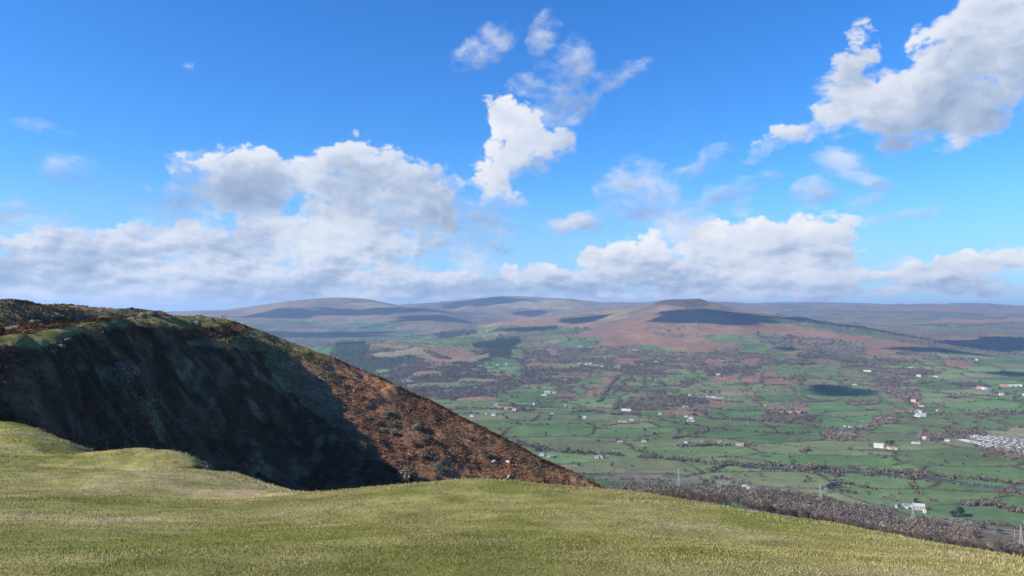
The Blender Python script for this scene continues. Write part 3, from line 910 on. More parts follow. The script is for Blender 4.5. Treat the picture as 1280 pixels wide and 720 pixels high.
knoll_hid = [(0, 0, -1.62), (-8, 0, -1.45), (8, 0, -1.9), (0, -10, -1.3), (-20, -12, -0.8), (20, -12, -2.2), (30, 0, -4.5), (-30, 0, -1.2), (-60, 0, -1.0), (-60, 30, -3.5), (-72, 55, -8), (60, 0, -16), (60, -14, -14),
             (-1, 22, -7.0), (-1, 40, -19), (-1, 73, -45), (6, 21, -8), (7, 40, -22), (12, 20, -9), (20, 40, -30), (14, 16, -8.5), (25, 18, -16), (40, 40, -45), (58, 70, -80), (30, 72, -62), (12, 14, -6.5),
             (-42, 60, -15), (-60, 72, -22), (-19, 44, -11.5), (-22, 55, -18), (-20, 72, -34), (-16, 36, -9.5), (-9, 30, -9), (-9, 45, -19), (-18, 25, -5.3), (-34, 44, -7.8), (-12, 27, -6.6), (-72, 20, -2)]
_P, _v = [], []
for px, py, Y in knoll_seen:
    x, y, z = at(px, py, Y)
    _P.append((x / 10, y / 10)); _v.append(z - EYE)
for x, y, z in knoll_hid:
    _P.append((x / 10, y / 10)); _v.append(z)
knoll_tps = TPS(_P, _v, lam=0.0005)


def zknoll(X, Y):
    X, Y = np.asarray(X, float), np.asarray(Y, float)
    z = knoll_tps(X / 10, Y / 10)
    far = sstep(12, 30, Y)
    return z + EYE + (fbm(X / 2.6, Y / 2.6, 3, 301) - .5) * (0.17 + 0.25 * far) + (fbm(X / 0.9, Y / 0.9, 3, 317) - .5) * (.05 + .12 * far) + (fbm(X / 0.35, Y / 0.35, 2, 311) - .5) * 0.035


def grid_mesh(name, xs, ys, zf, mat, colf):
    X, Y = np.meshgrid(xs, ys)
    Z = zf(X, Y)
    V = np.stack([X.ravel(), Y.ravel(), Z.ravel()], 1)
    ny, nx = X.shape
    i = np.arange(ny - 1)[:, None] * nx
    j = np.arange(nx - 1)[None, :]
    q = np.stack([i + j, i + j + 1, i + nx + j + 1, i + nx + j], -1).reshape(-1, 4)
    gy, gx = np.gradient(Z, ys, xs)
    o = mesh_np(name, V, q, mat, colf(X.ravel(), Y.ravel(), Z.ravel(), gx.ravel(), gy.ravel()), smooth=True)
    return put(o, kind='structure')


SPUR_COVER = [  # outlines traced on the photo, draped on the hill
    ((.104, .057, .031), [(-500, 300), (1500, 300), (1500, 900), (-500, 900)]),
    ((.25, .180, .095), [(-500, 350), (0, 376), (120, 383), (205, 388), (205, 394), (110, 396), (0, 402), (-500, 402)]),
    ((.225, .205, .070), [(-500, 440), (0, 424), (60, 414), (110, 403), (200, 397), (214, 394), (280, 396), (300, 403), (260, 410), (200, 409), (165, 408), (110, 416), (75, 426), (60, 436), (0, 431), (-500, 450)]),
    ((.225, .205, .070), [(110, 392), (160, 389), (180, 391), (130, 397)]),
    ((.215, .180, .080), [(235, 432), (245, 423), (300, 420), (320, 410), (308, 404), (340, 416), (420, 444), (480, 472), (455, 480), (420, 476), (385, 492), (350, 490), (330, 470), (335, 440)]),
    ((.240, .128, .072), [(345, 478), (365, 455), (405, 441), (440, 454), (900, 690), (900, 760), (560, 640), (500, 585), (440, 548), (385, 512)]),  # bracken's left edge follows the shade line, keeping the shaded side dark
    ((.16, .145, .085), [(122, 462), (160, 456), (172, 472), (150, 484), (125, 474)]), ((.15, .135, .085), [(215, 452), (232, 446), (240, 462), (225, 462)]),
]


def spur_col(X, Y, Z, gx, gy):
    px, py = pix(X, Y, Z)
    px = px + (fbm(X / 9, Y / 9, 4, 221) - .5) * 34
    py = py + (fbm(X / 9, Y / 9, 4, 227) - .5) * 9
    C = np.zeros((len(X), 3))
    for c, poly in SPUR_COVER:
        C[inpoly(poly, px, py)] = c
    n = fbm(X / 16, Y / 16, 4, 231)[:, None]
    st = np.hypot(gx, gy)[:, None]
    C = C * (0.6 + 0.8 * n)
    # heather, bleached grass and bare peat in streaks down the dark face
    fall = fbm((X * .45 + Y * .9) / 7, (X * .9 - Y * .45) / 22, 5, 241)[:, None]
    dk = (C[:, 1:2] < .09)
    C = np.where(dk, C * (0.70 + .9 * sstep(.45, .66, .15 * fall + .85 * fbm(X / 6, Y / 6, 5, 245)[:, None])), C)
    sp = sstep(.56, .68, fbm(X / 2.6, Y / 2.6, 4, 243))[:, None]
    C = np.where(dk, C * (1 - .35 * sp) + np.array((.16, .115, .065)) * .35 * sp, C)
    m = sstep(.52, .66, fbm(X / 7, Y / 7, 4, 237))[:, None]
    C = C * (1 - .45 * m) + C * np.array((.66, .72, .72)) * .45 * m
    gp = (sstep(.50, .62, fbm(X / 13, Y / 13, 4, 247)) * (C[:, 0] > .12))[:, None]
    C = C * (1 - .55 * gp) + np.array((.19, .160, .082)) * .55 * gp
    rock = sstep(2.2, 3.2, st) * sstep(.5, .65, fbm(X / 3, Y / 3, 3, 239))[:, None] * .6
    return C * (1 - rock) + np.array((.20, .185, .17)) * rock


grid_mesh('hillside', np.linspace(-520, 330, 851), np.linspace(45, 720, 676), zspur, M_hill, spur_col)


def turf_tone(X, Y):
    """0 green .. 1 straw"""
    t = 0.62 * fbm(X / 4.5, Y / 3.2, 4, 321) + 0.38 * fbm(X / 0.8, Y / 0.8, 3, 325)
    px, py = pix(X, Y, zknoll(X, Y) if False else EYE - 2.2 - 0.1 * Y)
    return t


def knoll_col(X, Y, Z, gx, gy):
    t = turf_tone(X, Y)
    px, py = pix(X, np.maximum(Y, 0.5), Z)
    a, b, c = np.array((.195, .195, .055)), np.array((.275, .245, .092)), np.array((.38, .325, .175))
    k1 = sstep(.34, .54, t)[:, None]
    k2 = sstep(.55, .72, t)[:, None]
    C = a * (1 - k1) + b * k1
    C = C * (1 - k2 * .6) + c * k2 * .6
    # straw on the steep banks and the rim to the right of the dip
    st = sstep(.30, .62, np.hypot(gx, gy))[:, None]
    C = C * (1 - .75 * st) + c * .75 * st * (0.75 + 0.5 * fbm(X / .7, Y / .7, 3, 331))[:, None]
    heath_shade = (sstep(.42, .60, np.hypot(gx, gy)) * (Y > 24) * sstep(.30, .42, fbm(X / 2.2, Y / 2.2, 3, 339)))[:, None]  # dark heather on steep far slopes, blackened to deepen their shade
    C = C * (1 - .9 * heath_shade) + np.array((.055, .036, .018)) * .9 * heath_shade
    bank = (sstep(200, 290, px) * sstep(420, 360, px) * sstep(585, 597, py) * sstep(632, 616, py) * (Y > 15))[:, None] * sstep(.35, .5, fbm(X / 1.6, Y / 1.6, 3, 337))[:, None]
    return C * (1 - .8 * bank) + np.array((.40, .31, .17)) * .8 * bank


kx = np.concatenate([np.linspace(-78, -24, 220)[:-1], np.linspace(-24, 24, 420)[:-1], np.linspace(24, 62, 120)])
ky = np.concatenate([np.linspace(-15, 3, 60)[:-1], np.linspace(3, 26, 260)[:-1], np.linspace(26, 76, 250)])
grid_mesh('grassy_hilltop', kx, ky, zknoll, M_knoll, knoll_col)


def zknoll_grad(X, Y, e=0.25):
    return (zknoll(X + e, Y) - zknoll(X - e, Y)) / (2 * e), (zknoll(X, Y + e) - zknoll(X, Y - e)) / (2 * e)


RIM_X = [600, 720, 760, 800, 860, 920, 1000, 1080, 1150, 1220, 1280, 1400]
RIM_Y = [606, 612, 617, 622, 630, 638, 652, 664, 682, 697, 711, 735]


def build_blades(n=800000):
    r = np.exp(rng.uniform(math.log(3.6), math.log(62), n))
    a = np.radians(rng.uniform(-44, 42, n))
    X, Y = r * np.sin(a), r * np.cos(a)
    Z = zknoll(X, Y)
    px, py = pix(X, Y, Z)
    keep = (Z > EYE - 14 - 0.08 * Y) & ((py < 760))
    X, Y, Z, r = X[keep], Y[keep], Z[keep], r[keep]
    n = len(X)
    gx, gy = zknoll_grad(X, Y)
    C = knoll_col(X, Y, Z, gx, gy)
    C = C * rng.uniform(0.84, 1.18, (n, 1)) + rng.uniform(-.015, .02, (n, 1)) * np.array((1, .8, .3))
    lush = 0.6 + 0.9 * fbm(X / 1.3, Y / 1.3, 3, 341)
    L_ = (0.007 + 0.008 * rng.random(n)) * lush * (1 + r * 0.035)
    rim = sstep(.25, .6, np.hypot(gx, gy))
    tall = rim * (rng.random(n) < .35)
    bx, by = pix(X, Y, Z)
    lip = (by < np.interp(bx, [-50, 100, 250, 340, 400, 540] + RIM_X[1:], [575, 566, 584, 606, 612, 602] + RIM_Y[1:]) + 5 + 6 * fbm(X / .8, Y / .8, 2, 351))
    tall = np.maximum(tall, lip * (rng.random(n) < .5) * sstep(.42, .62, fbm(X / .5, Y / .5, 3, 353)))
    C = np.where((tall > .3)[:, None], C * .62 + np.array((.36, .305, .16)) * .38, C)
    L_ = L_ * (1 + 1.5 * tall)
    Wd = 0.0012 + 0.00055 * r
    ang = rng.uniform(0, 2 * math.pi, n)
    lean = rng.uniform(0.7, 1.9, n)
    ld = ang + rng.uniform(1.0, 2.1, n)
    tip = np.stack([X + L_ * np.sin(lean) * np.cos(ld), Y + L_ * np.sin(lean) * np.sin(ld), Z + L_ * (0.25 + np.cos(lean))], 1)
    b0 = np.stack([X - Wd * np.cos(ang), Y - Wd * np.sin(ang), Z - 0.01], 1)
    b1 = np.stack([X + Wd * np.cos(ang), Y + Wd * np.sin(ang), Z - 0.01], 1)
    V = np.stack([b0, b1, tip], 1).reshape(-1, 3)
    C3 = np.repeat(np.clip(C, .02, .6), 3, 0)
    o = mesh_np('turf_grass', V, np.arange(3 * n).reshape(-1, 3), M_blade, C3)
    put(o, 'short olive and straw coloured turf covering the near hilltop', 'grass', kind='stuff')


build_blades()


# ------------------------------------------------------------------ clumps of faces for trees, bushes and tufts
def clump(n, r=(1, 1, 1), size=0.4, dome=True, seed=0, elong=1.0, shell=0.55):
    """(n,3,3) triangles spread through an uneven crown of unit size, foot at z=0"""
    g = np.random.default_rng(seed)
    k = 7
    cen = g.normal(size=(k, 3)) * np.array([.42, .42, .30])
    rad = g.uniform(.42, .68, k)
    idx = g.integers(0, k, n)
    d = g.normal(size=(n, 3)); d /= np.linalg.norm(d, axis=1)[:, None]
    p = cen[idx] + d * (rad[idx] * g.uniform(shell, 1, n))[:, None]
    p = p * np.array(r)
    p[:, 2] = p[:, 2] - p[:, 2].min()
    t = g.normal(size=(n, 3)) * .6 + d; t /= np.linalg.norm(t, axis=1)[:, None]
    u = np.cross(t, g.normal(size=(n, 3))); u /= np.linalg.norm(u, axis=1)[:, None]
    sz = size * g.uniform(.6, 1.3, n)[:, None]
    return np.stack([p - u * sz * .5 / elong, p + u * sz * .5 / elong, p + t * sz * elong], 1)


def cone_clump(n, h=2.6, seed=0, size=.4):
    g = np.random.default_rng(seed)
    z = h * (1 - np.sqrt(g.uniform(0, 1, n)))
    ph = g.uniform(0, 2 * math.pi, n)
    rr = (1 - z / h) * g.uniform(.6, 1.05, n) + .06
    p = np.stack([rr * np.cos(ph), rr * np.sin(ph), z + .15], 1)
    o = np.stack([np.cos(ph), np.sin(ph), -.5 + 0 * ph], 1)
    s = np.stack([-np.sin(ph), np.cos(ph), 0 * ph], 1)
    sz = size * g.uniform(.6, 1.2, n)[:, None]
    return np.stack([p - s * sz * .6, p + s * sz * .6, p + o * sz + np.array([0, 0, .1])], 1)


def scatter(name, protos, P, S, C, mat, sz=None, jit=0.22):
    """many copies of clump prototypes as one mesh (stuff)"""
    n = len(P)
    which = rng.integers(0, len(protos), n)
    T = protos[0].shape[0]
    pr = np.stack(protos)[which]
    a = rng.uniform(0, 2 * math.pi, n)
    ca, sa = np.cos(a)[:, None, None], np.sin(a)[:, None, None]
    x = pr[..., 0] * ca - pr[..., 1] * sa
    y = pr[..., 0] * sa + pr[..., 1] * ca
    S = np.asarray(S, float)
    sz = S if sz is None else np.asarray(sz, float)
    V = np.stack([x * S[:, None, None] + P[:, 0, None, None], y * S[:, None, None] + P[:, 1, None, None], pr[..., 2] * sz[:, None, None] + P[:, 2, None, None]], -1)
    tone = rng.uniform(1 - jit, 1 + jit, (n, T))
    col_ = (C[:, None, :] * tone[..., None])
    col_ = np.repeat(col_.reshape(-1, 3), 3, 0)
    return mesh_np(name, V.reshape(-1, 3), np.arange(n * T * 3).reshape(-1, 3), mat, np.clip(col_, .005, .7))


# tufts of heath and bracken on the hillside
def build_tufts(n=260000):
    px = rng.uniform(-60, 800, n)
    X = np.empty(0)
    Y = rng.uniform(165, 470, n)
    x, y, _ = at(px, 400, Y)
    Z = zspur(x, y)
    qx, qy = pix(x, y, Z)
    e = 0.8
    gx, gy = (zspur(x + e, y) - zspur(x - e, y)) / (2 * e), (zspur(x, y + e) - zspur(x, y - e)) / (2 * e)
    C = spur_col(x, y, Z, gx, gy)
    keep = (C[:, 1] < C[:, 0] * .90) & (qy < 640) & (rng.random(n) < .2 + 1.1 * sstep(.38, .6, fbm(x / 12, y / 12, 3, 251)))
    x, y, Z, C = x[keep], y[keep], Z[keep], C[keep]
    protos = [clump(9, (1, 1, .75), .75, seed=700 + k, shell=.3) for k in range(6)]
    S = rng.uniform(.22, .85, len(x)) ** 1.3
    C = C * rng.uniform(.75, 1.35, (len(x), 1))
    o = scatter('heather_and_bracken', protos, np.stack([x, y, Z - .1], 1), S, C, M_tuft)
    put(o, 'rust brown bracken and dark heather covering the steep hillside', 'bracken', kind='stuff')


build_tufts()


# ------------------------------------------------------------------ air, and unseen clouds added to shade the hills
def build_haze():
    m = bpy.data.materials.new('valley_air')
    m.use_nodes = True
    nt = m.node_tree
    nt.nodes.remove(nt.nodes['Principled BSDF'])
    pv = nt.nodes.new('ShaderNodeVolumePrincipled')
    pv.inputs['Color'].default_value = (.52, .71, 1.0, 1)
    pv.inputs['Density'].default_value = HAZE
    pv.inputs['Anisotropy'].default_value = 0.25
    nt.links.new(pv.outputs[0], nt.nodes['Material Output'].inputs['Volume'])
    b = MB()
    b.box(-33000, 33000, -33000, 33000, -12, 800)
    o = b.build('haze', m)
    put(o, 'thin blue haze filling the valley out to the far hills', kind='stuff')


HAZE = 4.1e-5
build_haze()


def build_shade_clouds():  # unseen clouds added out of frame to throw patches of shade
    m = bpy.data.materials.new('shade_cloud_surface')
    m.use_nodes = True
    nt = m.node_tree
    bs = nt.nodes['Principled BSDF']
    bs.inputs['Base Color'].default_value = (.9, .9, .92, 1)
    setup(bs, 1, 0)
    # photo position of the shade, its half length across, half length away (m), height of the cloud above it
    spots = [(892, 395, 560, 440, 3700, -6), (728, 399, 330, 260, 3700, 0), (1255, 430, 620, 620, 4200, 0), (1046, 489, 170, 150, 3200, 0), (986, 436, 70, 110, 3400, 0),
             (350, 391, 900, 420, 5500, 0), (470, 389, 900, 450, 5500, 0), (545, 397, 700, 420, 5200, 0), (600, 378, 1000, 600, 6500, 0), (380, 419, 900, 330, 4800, 0), (1165, 437, 300, 140, 3600, 0), (1278, 468, 170, 100, 3300, 0), (660, 391, 300, 420, 5200, 0), (1060, 408, 600, 220, 4600, 0)]
    G = ground([p[0] for p in spots], [p[1] for p in spots])
    for k, (p, g) in enumerate(zip(spots, G)):
        t = p[4] / SUN[2]
        c = g + SUN * t
        nu, nv = 48, 24
        th = np.linspace(0, math.pi, nv + 1)[:, None]
        ph = np.linspace(0, 2 * math.pi, nu, endpoint=False)[None, :]
        ux, uy, uz = np.sin(th) * np.cos(ph), np.sin(th) * np.sin(ph), np.cos(th) + 0 * ph
        rr = 0.35 + 1.3 * fbm(ux * 1.9 + 7 * k + uz * .4, uy * 1.9 + 3 * k + uz * .3, 5, 500 + k)
        # flat based heap: its shade falls along the sun, so it is laid out in the sun's ground direction
        V = np.stack([ux * rr * p[2], uy * rr * p[3], np.where(uz > 0, uz * rr * min(260, .30 * p[2]), uz * 40)], -1).reshape(-1, 3)
        V = V + c
        i = np.arange(nv)[:, None] * nu
        j = np.arange(nu)[None, :]
        q = np.stack([i + j, i + nu + j, i + nu + (j + 1) % nu, i + (j + 1) % nu], -1).reshape(-1, 4)
        o = mesh_np('shade_cloud', V, q, m, smooth=True)
        put(o, kind='structure')


build_shade_clouds()


# ------------------------------------------------------------------ WOODS, HEDGES AND TREES OF THE VALLEY
BARK = (.135, .108, .098)
far_protos = [clump(26, (1, 1, .95), .52, seed=40 + k, shell=.35) for k in range(8)]
hedge_protos = [clump(14, (1.1, 1.1, .7), .7, seed=60 + k, shell=.3) for k in range(6)]
fir_protos = [cone_clump(24, 2.7, 80 + k, .55) for k in range(5)]


def candidates(n, rmin, rmax, amax=39.0):
    r = np.sqrt(rng.uniform(rmin ** 2, rmax ** 2, n))
    a = np.radians(rng.uniform(-amax, amax, n))
    return r * np.sin(a), r * np.cos(a)


def tree_tones(n, y):
    t = np.array([(.160, .128, .098), (.190, .150, .112), (.132, .110, .090), (.220, .170, .122), (.148, .132, .088)])
    k = rng.choice(5, n, p=[.34, .24, .2, .12, .10])
    return t[k] * rng.uniform(.8, 1.25, (n, 1))


def build_woods():
    # near and middle distance woods, one crown per ~ 120 m2, larger and sparser further off
    parts = []
    for n, r0, r1, rad in ((200000, 1000, 3400, (3.8, 6.2)), (260000, 3400, 5600, (4.5, 7.5)), (90000, 5600, 9000, (6, 10))):
        X, Y = candidates(n, r0, r1)
        px, py = pix(X, Y, 60.0 + 0 * X)
        ok = px > 330
        X, Y = X[ok], Y[ok]
        Z = zfar(X, Y)
        c = cover_of(X, Y, Z)
        w = (c == CIDX['wood'])
        sc_ = (c == CIDX['scrub']) & (rng.random(len(X)) < .30)
        hf = np.isin(c, [CIDX['hillfields'], CIDX['pasture2'], CIDX['farfields']]) & (rng.random(len(X)) < .03) & (Y > 3000)
        hf |= np.isin(c, [CIDX['fields'], CIDX['pasture']]) & (rng.random(len(X)) < .004)
        br = ((c == CIDX['bracken']) | (c == CIDX['moortan'])) & (rng.random(len(X)) < .035) & (Y < 6800)
        dens = sstep(.36, .58, fbm(X / 70, Y / 70, 4, 411))
        keep = (w & (rng.random(len(X)) < .12 + .88 * dens)) | sc_ | hf | br
        px, py = pix(X, Y, Z)
        # the strip just beyond the hilltop is built tree by tree
        near = (Y < 1900) & (py > np.interp(px, [700, 900, 1000, 1280], [606, 608, 615, 664]))
        keep &= ~near & (py < np.interp(px, RIM_X, RIM_Y) + 12)
        parts.append((X[keep], Y[keep], Z[keep], rng.uniform(rad[0], rad[1], keep.sum()), c[keep]))
    X, Y, Z, S, c = [np.concatenate([p[i] for p in parts]) for i in range(5)]
    C = tree_tones(len(X), Y)
    # evergreens mixed in
    ev = rng.random(len(X)) < .045
    C[ev] = np.array((.035, .058, .035))
    tint = fbm(X / 300, Y / 300, 3, 421)[:, None]
    C = C * (0.55 + 0.9 * tint) * (0.7 + .6 * fbm(X / 60, Y / 60, 3, 423))[:, None]
    S = S * np.where(c == CIDX['bracken'], .55, 1) * rng.choice([.6, .85, 1.0, 1.35], len(S), p=[.3, .3, .28, .12]) * rng.uniform(.85, 1.15, len(S))
    o = scatter('bare_woodland', far_protos, np.stack([X, Y, Z - .5], 1), S, C, M_leafless, sz=S * rng.uniform(1.0, 1.35, len(S)))
    put(o, 'leafless grey brown woodland spread over the valley slopes', 'woodland', kind='stuff')
    print('woods', len(X))
    # conifer plantations
    X, Y = candidates(420000, 3600, 9000)
    px, py = pix(X, Y, 200.0 + 0 * X)
    ok = (px > 370) & (px < 720)
    X, Y = X[ok], Y[ok]
    Z = zfar(X, Y)
    keep = cover_of(X, Y, Z) == CIDX['conifer']
    X, Y, Z = X[keep], Y[keep], Z[keep]
    C = np.array((.030, .052, .040)) * rng.uniform(.55, 1.5, (len(X), 1))
    keep = rng.random(len(X)) < .5
    X, Y, Z, C = X[keep], Y[keep], Z[keep], C[keep]
    S = rng.uniform(3.0, 5.6, len(X)) * np.where(Y > 5600, 1.3, 1)
    o = scatter('conifer_plantation', fir_protos, np.stack([X, Y, Z - .5], 1), S, C, M_leafless, sz=S * 1.9)
    put(o, 'dark green conifer plantation blocks on the wooded hill', 'woodland', kind='stuff')
    print('conifers', len(X))


build_woods()

# belts of trees and hedge lines (photo polylines): points, half width in m, density per m, crown radius
BELTS = [
    ([(640, 553), (680, 562), (720, 567), (760, 568), (800, 571), (850, 575), (905, 581), (935, 582)], 14, .34, (4, 7)),
    ([(935, 582), (985, 583), (1000, 587), (1030, 585), (1052, 588)], 10, .16, (4, 7)), ([(1060, 586), (1110, 590), (1165, 593), (1205, 598), (1240, 601), (1290, 607)], 12, .22, (4, 6.5)),
    ([(950, 587), (1000, 590), (1060, 593), (1120, 597), (1180, 603), (1240, 611)], 6, .16, (3, 5)), ([(900, 579), (960, 581), (1020, 585), (1080, 588), (1140, 593), (1200, 599)], 9, .26, (4, 6.5)), ([(1240, 612), (1260, 615), (1290, 620)], 12, .3, (5, 7)), ([(885, 590), (895, 586), (906, 581), (912, 577)], 7, .35, (4, 6)),
    ([(1035, 592), (1047, 590), (1046, 602), (1040, 608)], 6, .25, (5, 8)), ([(1138, 590), (1143, 598), (1140, 606), (1148, 618), (1160, 624)], 7, .2, (4, 7)), ([(1140, 628), (1152, 627), (1170, 626)], 4, .4, (3, 5)),
    ([(1206, 632), (1225, 630), (1250, 634), (1270, 640), (1290, 642)], 10, .36, (5, 7.5)), ([(1048, 604), (1070, 607), (1096, 612)], 5, .5, (3, 4.5)), ([(1040, 613), (1070, 617), (1100, 621), (1120, 626)], 5, .12, (4, 6)),
    ([(846, 558), (870, 557), (900, 557), (925, 556), (944, 557)], 16, .30, (4, 7)), ([(1000, 566), (1010, 563)], 8, .3, (4, 6)), ([(1060, 562), (1080, 566), (1100, 571), (1112, 574)], 6, .14, (3, 6)),
    ([(1026, 546), (1045, 545), (1060, 548)], 14, .3, (5, 8)), ([(800, 522), (830, 526), (850, 530), (880, 533), (905, 536)], 8, .2, (4, 7)), ([(905, 537), (940, 540), (975, 542), (1015, 541)], 6, .2, (3, 6)),
    ([(880, 523), (920, 525), (960, 527), (1000, 530), (1030, 536)], 12, .26, (4, 7.5)), ([(840, 549), (860, 545), (875, 540), (885, 534)], 6, .2, (4, 6)), ([(866, 548), (885, 537)], 4, .2, (3, 5)),
    ([(715, 516), (740, 514), (770, 519), (800, 518)], 10, .3, (4, 7)), ([(640, 507), (665, 508), (690, 508)], 8, .12, (4, 6)), ([(560, 512), (590, 510), (615, 512)], 6, .2, (4, 6)), ([(664, 527), (675, 519)], 3, .35, (3, 4)), ([(685, 526), (689, 518)], 3, .3, (3, 4)),
    ([(640, 530), (690, 531), (720, 529), (750, 531)], 4, .12, (3, 5)), ([(752, 533), (772, 530), (800, 529)], 5, .18, (3, 5)), ([(780, 547), (810, 545), (830, 540)], 4, .12, (3, 6)), ([(760, 552), (790, 551), (820, 549)], 4, .10, (3, 5)),
    ([(748, 503), (757, 490), (766, 478), (772, 470)], 9, .3, (4, 7)), ([(768, 512), (775, 498)], 7, .3, (4, 7)), ([(765, 484), (800, 485), (825, 483)], 7, .3, (3, 6)), ([(835, 483), (858, 485)], 5, .3, (3, 6)),
    ([(805, 470), (806, 482)], 5, .3, (3, 6)), ([(1000, 505), (994, 492), (987, 484)], 5, .3, (3, 5)), ([(958, 503), (1000, 503), (1040, 502)], 5, .3, (3, 5)), ([(880, 509), (905, 513), (950, 513)], 7, .3, (3, 6)), ([(880, 500), (920, 503), (950, 501)], 5, .2, (3, 6)),
    ([(945, 503), (945, 490)], 5, .2, (3, 5)), ([(955, 482), (990, 482)], 6, .4, (3, 6)), ([(1000, 472), (1040, 475), (1060, 476)], 4, .2, (3, 6)), ([(1085, 488), (1100, 497), (1120, 510)], 6, .2, (3, 6)), ([(1083, 501), (1094, 501)], 4, .4, (3, 5)),
    ([(1165, 491), (1180, 492), (1200, 493)], 8, .3, (4, 6)), ([(1200, 493), (1230, 495), (1250, 497)], 5, .2, (4, 7)), ([(1165, 483), (1200, 485), (1220, 482)], 5, .2, (3, 6)), ([(1160, 477), (1190, 479), (1216, 478)], 4, .15, (3, 6)),
    ([(1175, 515), (1188, 528), (1196, 531)], 7, .3, (4, 7)), ([(1210, 516), (1222, 522), (1240, 527), (1275, 535)], 6, .2, (3, 6)), ([(1240, 490), (1250, 493), (1262, 492), (1275, 495)], 12, .25, (5, 8)), ([(1140, 500), (1125, 496), (1150, 512)], 8, .3, (4, 7)),
    ([(1220, 560), (1245, 570), (1290, 577)], 14, .3, (3, 6)), ([(1165, 567), (1200, 569), (1215, 568)], 4, .3, (2, 3)), ([(750, 600), (800, 599), (840, 601)], 6, .12, (3, 5)), ([(875, 600), (905, 598), (920, 605), (950, 611), (1000, 617)], 9, .22, (4, 6)),
    ([(1245, 655), (1260, 660), (1290, 664)], 9, .3, (3, 6)), ([(1190, 652), (1210, 654), (1240, 656)], 5, .35, (2.5, 4)), ([(1150, 480), (1165, 478)], 6, .3, (4, 7)), ([(1000, 552), (990, 551)], 4, .2, (3, 5)), ([(1148, 648), (1180, 650), (1200, 652)], 4, .3, (2.5, 4)),
]


def build_hedges():
    P, S, C = [], [], []
    for line, hw, den, rad in BELTS:
        G = ground([p[0] for p in line], [p[1] for p in line])
        for a, b in zip(G[:-1], G[1:]):
            L_ = np.hypot(*(b - a)[:2])
            n = max(1, int(L_ * den * 1.9 * rng.uniform(.8, 1.2) * (1.0 if L_ < 900 else 900 / L_)))
            t = rng.random(n)
            # trees stand in groups along the line
            g = fbm(t * L_ / 45 + rng.random() * 50, 0 * t, 2, 431) > .27
            t = t[g]
            n = len(t)
            d = (b - a)[:2] / (L_ + 1e-6)
            w = rng.normal(size=n) * hw * .6
            P.append(np.stack([a[0] + (b - a)[0] * t - d[1] * w, a[1] + (b - a)[1] * t + d[0] * w], 1))
            S.append(rng.uniform(rad[0], rad[1], n) * rng.uniform(.6, 1.2, n))
            C.append(tree_tones(n, None))
    # cut hedges on the field boundaries
    X, Y = candidates(1100000, 1300, 5800)
    px, _ = pix(X, Y, 20.0 + 0 * X)
    ok = px > 470
    X, Y = X[ok], Y[ok]
    c = cover_of(X, Y, zfar(X, Y))
    ok = np.zeros(len(X), bool)
    for nm, sx, sy, ang, seed in (('fields', 330, 190, 0.12, 101), ('pasture', 240, 170, .12, 101), ('pasture2', 210, 150, -.15, 121), ('hillfields', 260, 170, -.35, 131)):
        m = c == CIDX[nm]
        h, e = parcels(X, Y, sx, sy, ang, seed)
        ok |= m & (e < 2.0) & (fbm(X / 160, Y / 160, 3, 441) > .40)
    X, Y = X[ok], Y[ok]
    n = len(X)
    P.append(np.stack([X, Y], 1))
    S.append(rng.uniform(1.2, 2.3, n) * np.where(rng.random(n) < .05, 2.2, 1))
    C.append(tree_tones(n, None) * np.array((.60, .66, .58)))
    P, S, C = np.concatenate(P), np.concatenate(S), np.concatenate(C)
    ev = rng.random(len(P)) < .06
    C[ev] = np.array((.04, .06, .035))
    Z = zfar(P[:, 0], P[:, 1])
    o = scatter('hedgerow_trees', far_protos, np.concatenate([P, Z[:, None] - .4], 1), S, C, M_leafless, sz=S * rng.uniform(1.0, 1.5, len(S)))
    put(o, 'hedges and belts of small leafless trees between the green fields', 'hedge', kind='stuff')
    print('hedges', len(P))


build_hedges()


# ---- trees that can be told apart: trunk with limbs and a crown of twigs
M_bark = plain('grey_bark', (.13, .11, .095), .95, .05, .3, 3)


def tree_meshes(seed):
    g = np.random.default_rng(seed)
    b = MB()
    top = np.array([g.uniform(-.06, .06), g.uniform(-.06, .06), .95])
    b.tube([(0, 0, -.15), (.01, 0, .25), top * .6, top], [.075, .055, .04, .012], 6)
    for k in range(7):
        ph = k * 2.4 + g.uniform(0, 1)
        z0 = g.uniform(.28, .7)
        ln = g.uniform(.45, .8)
        e1 = np.array([math.cos(ph) * ln * .5, math.sin(ph) * ln * .5, z0 + ln * .35])
        e2 = np.array([math.cos(ph + .25) * ln, math.sin(ph + .25) * ln, z0 + ln * .75])
        b.tube([(0, 0, z0), e1, e2], [.03, .02, .006], 5)
    tr = b.build('trunk', M_bark)
    me = tr.data
    bpy.data.objects.remove(tr)
    T = np.concatenate([clump(520, (1, 1, .9), .10, seed=seed * 3 + 1, elong=1.3, shell=.6), clump(260, (1, 1, .9), .20, seed=seed * 3 + 1, elong=1.0, shell=.3)])
    T[..., 2] += .28
    tone = np.repeat(np.clip(g.normal(1, .12, len(T)), .6, 1.4), 3)[:, None]
    return me, T, tone


def crown_mesh(T, tone, c, k):
    o = mesh_np('crown', T.reshape(-1, 3), np.arange(len(T) * 3).reshape(-1, 3), M_leafless, np.clip(np.array(c) * tone, .005, .6))
    me = o.data
    bpy.data.objects.remove(o)
    return me


TREES = []
for k, c in enumerate([(.112, .084, .068), (.130, .097, .075), (.098, .078, .066), (.142, .102, .074), (.116, .096, .066), (.122, .088, .070)]):
    tm, T, tone = tree_meshes(900 + k)
    TREES.append((tm, crown_mesh(T, tone, c, k)))


def tree_proto(k):
    r = empty('bare_tree', (0, 0, 0))
    for nm, me in (('trunk', TREES[k][0]), ('crown', TREES[k][1])):
        o = bpy.data.objects.new(nm, me)
        col.objects.link(o)
        o.parent = r
    return r


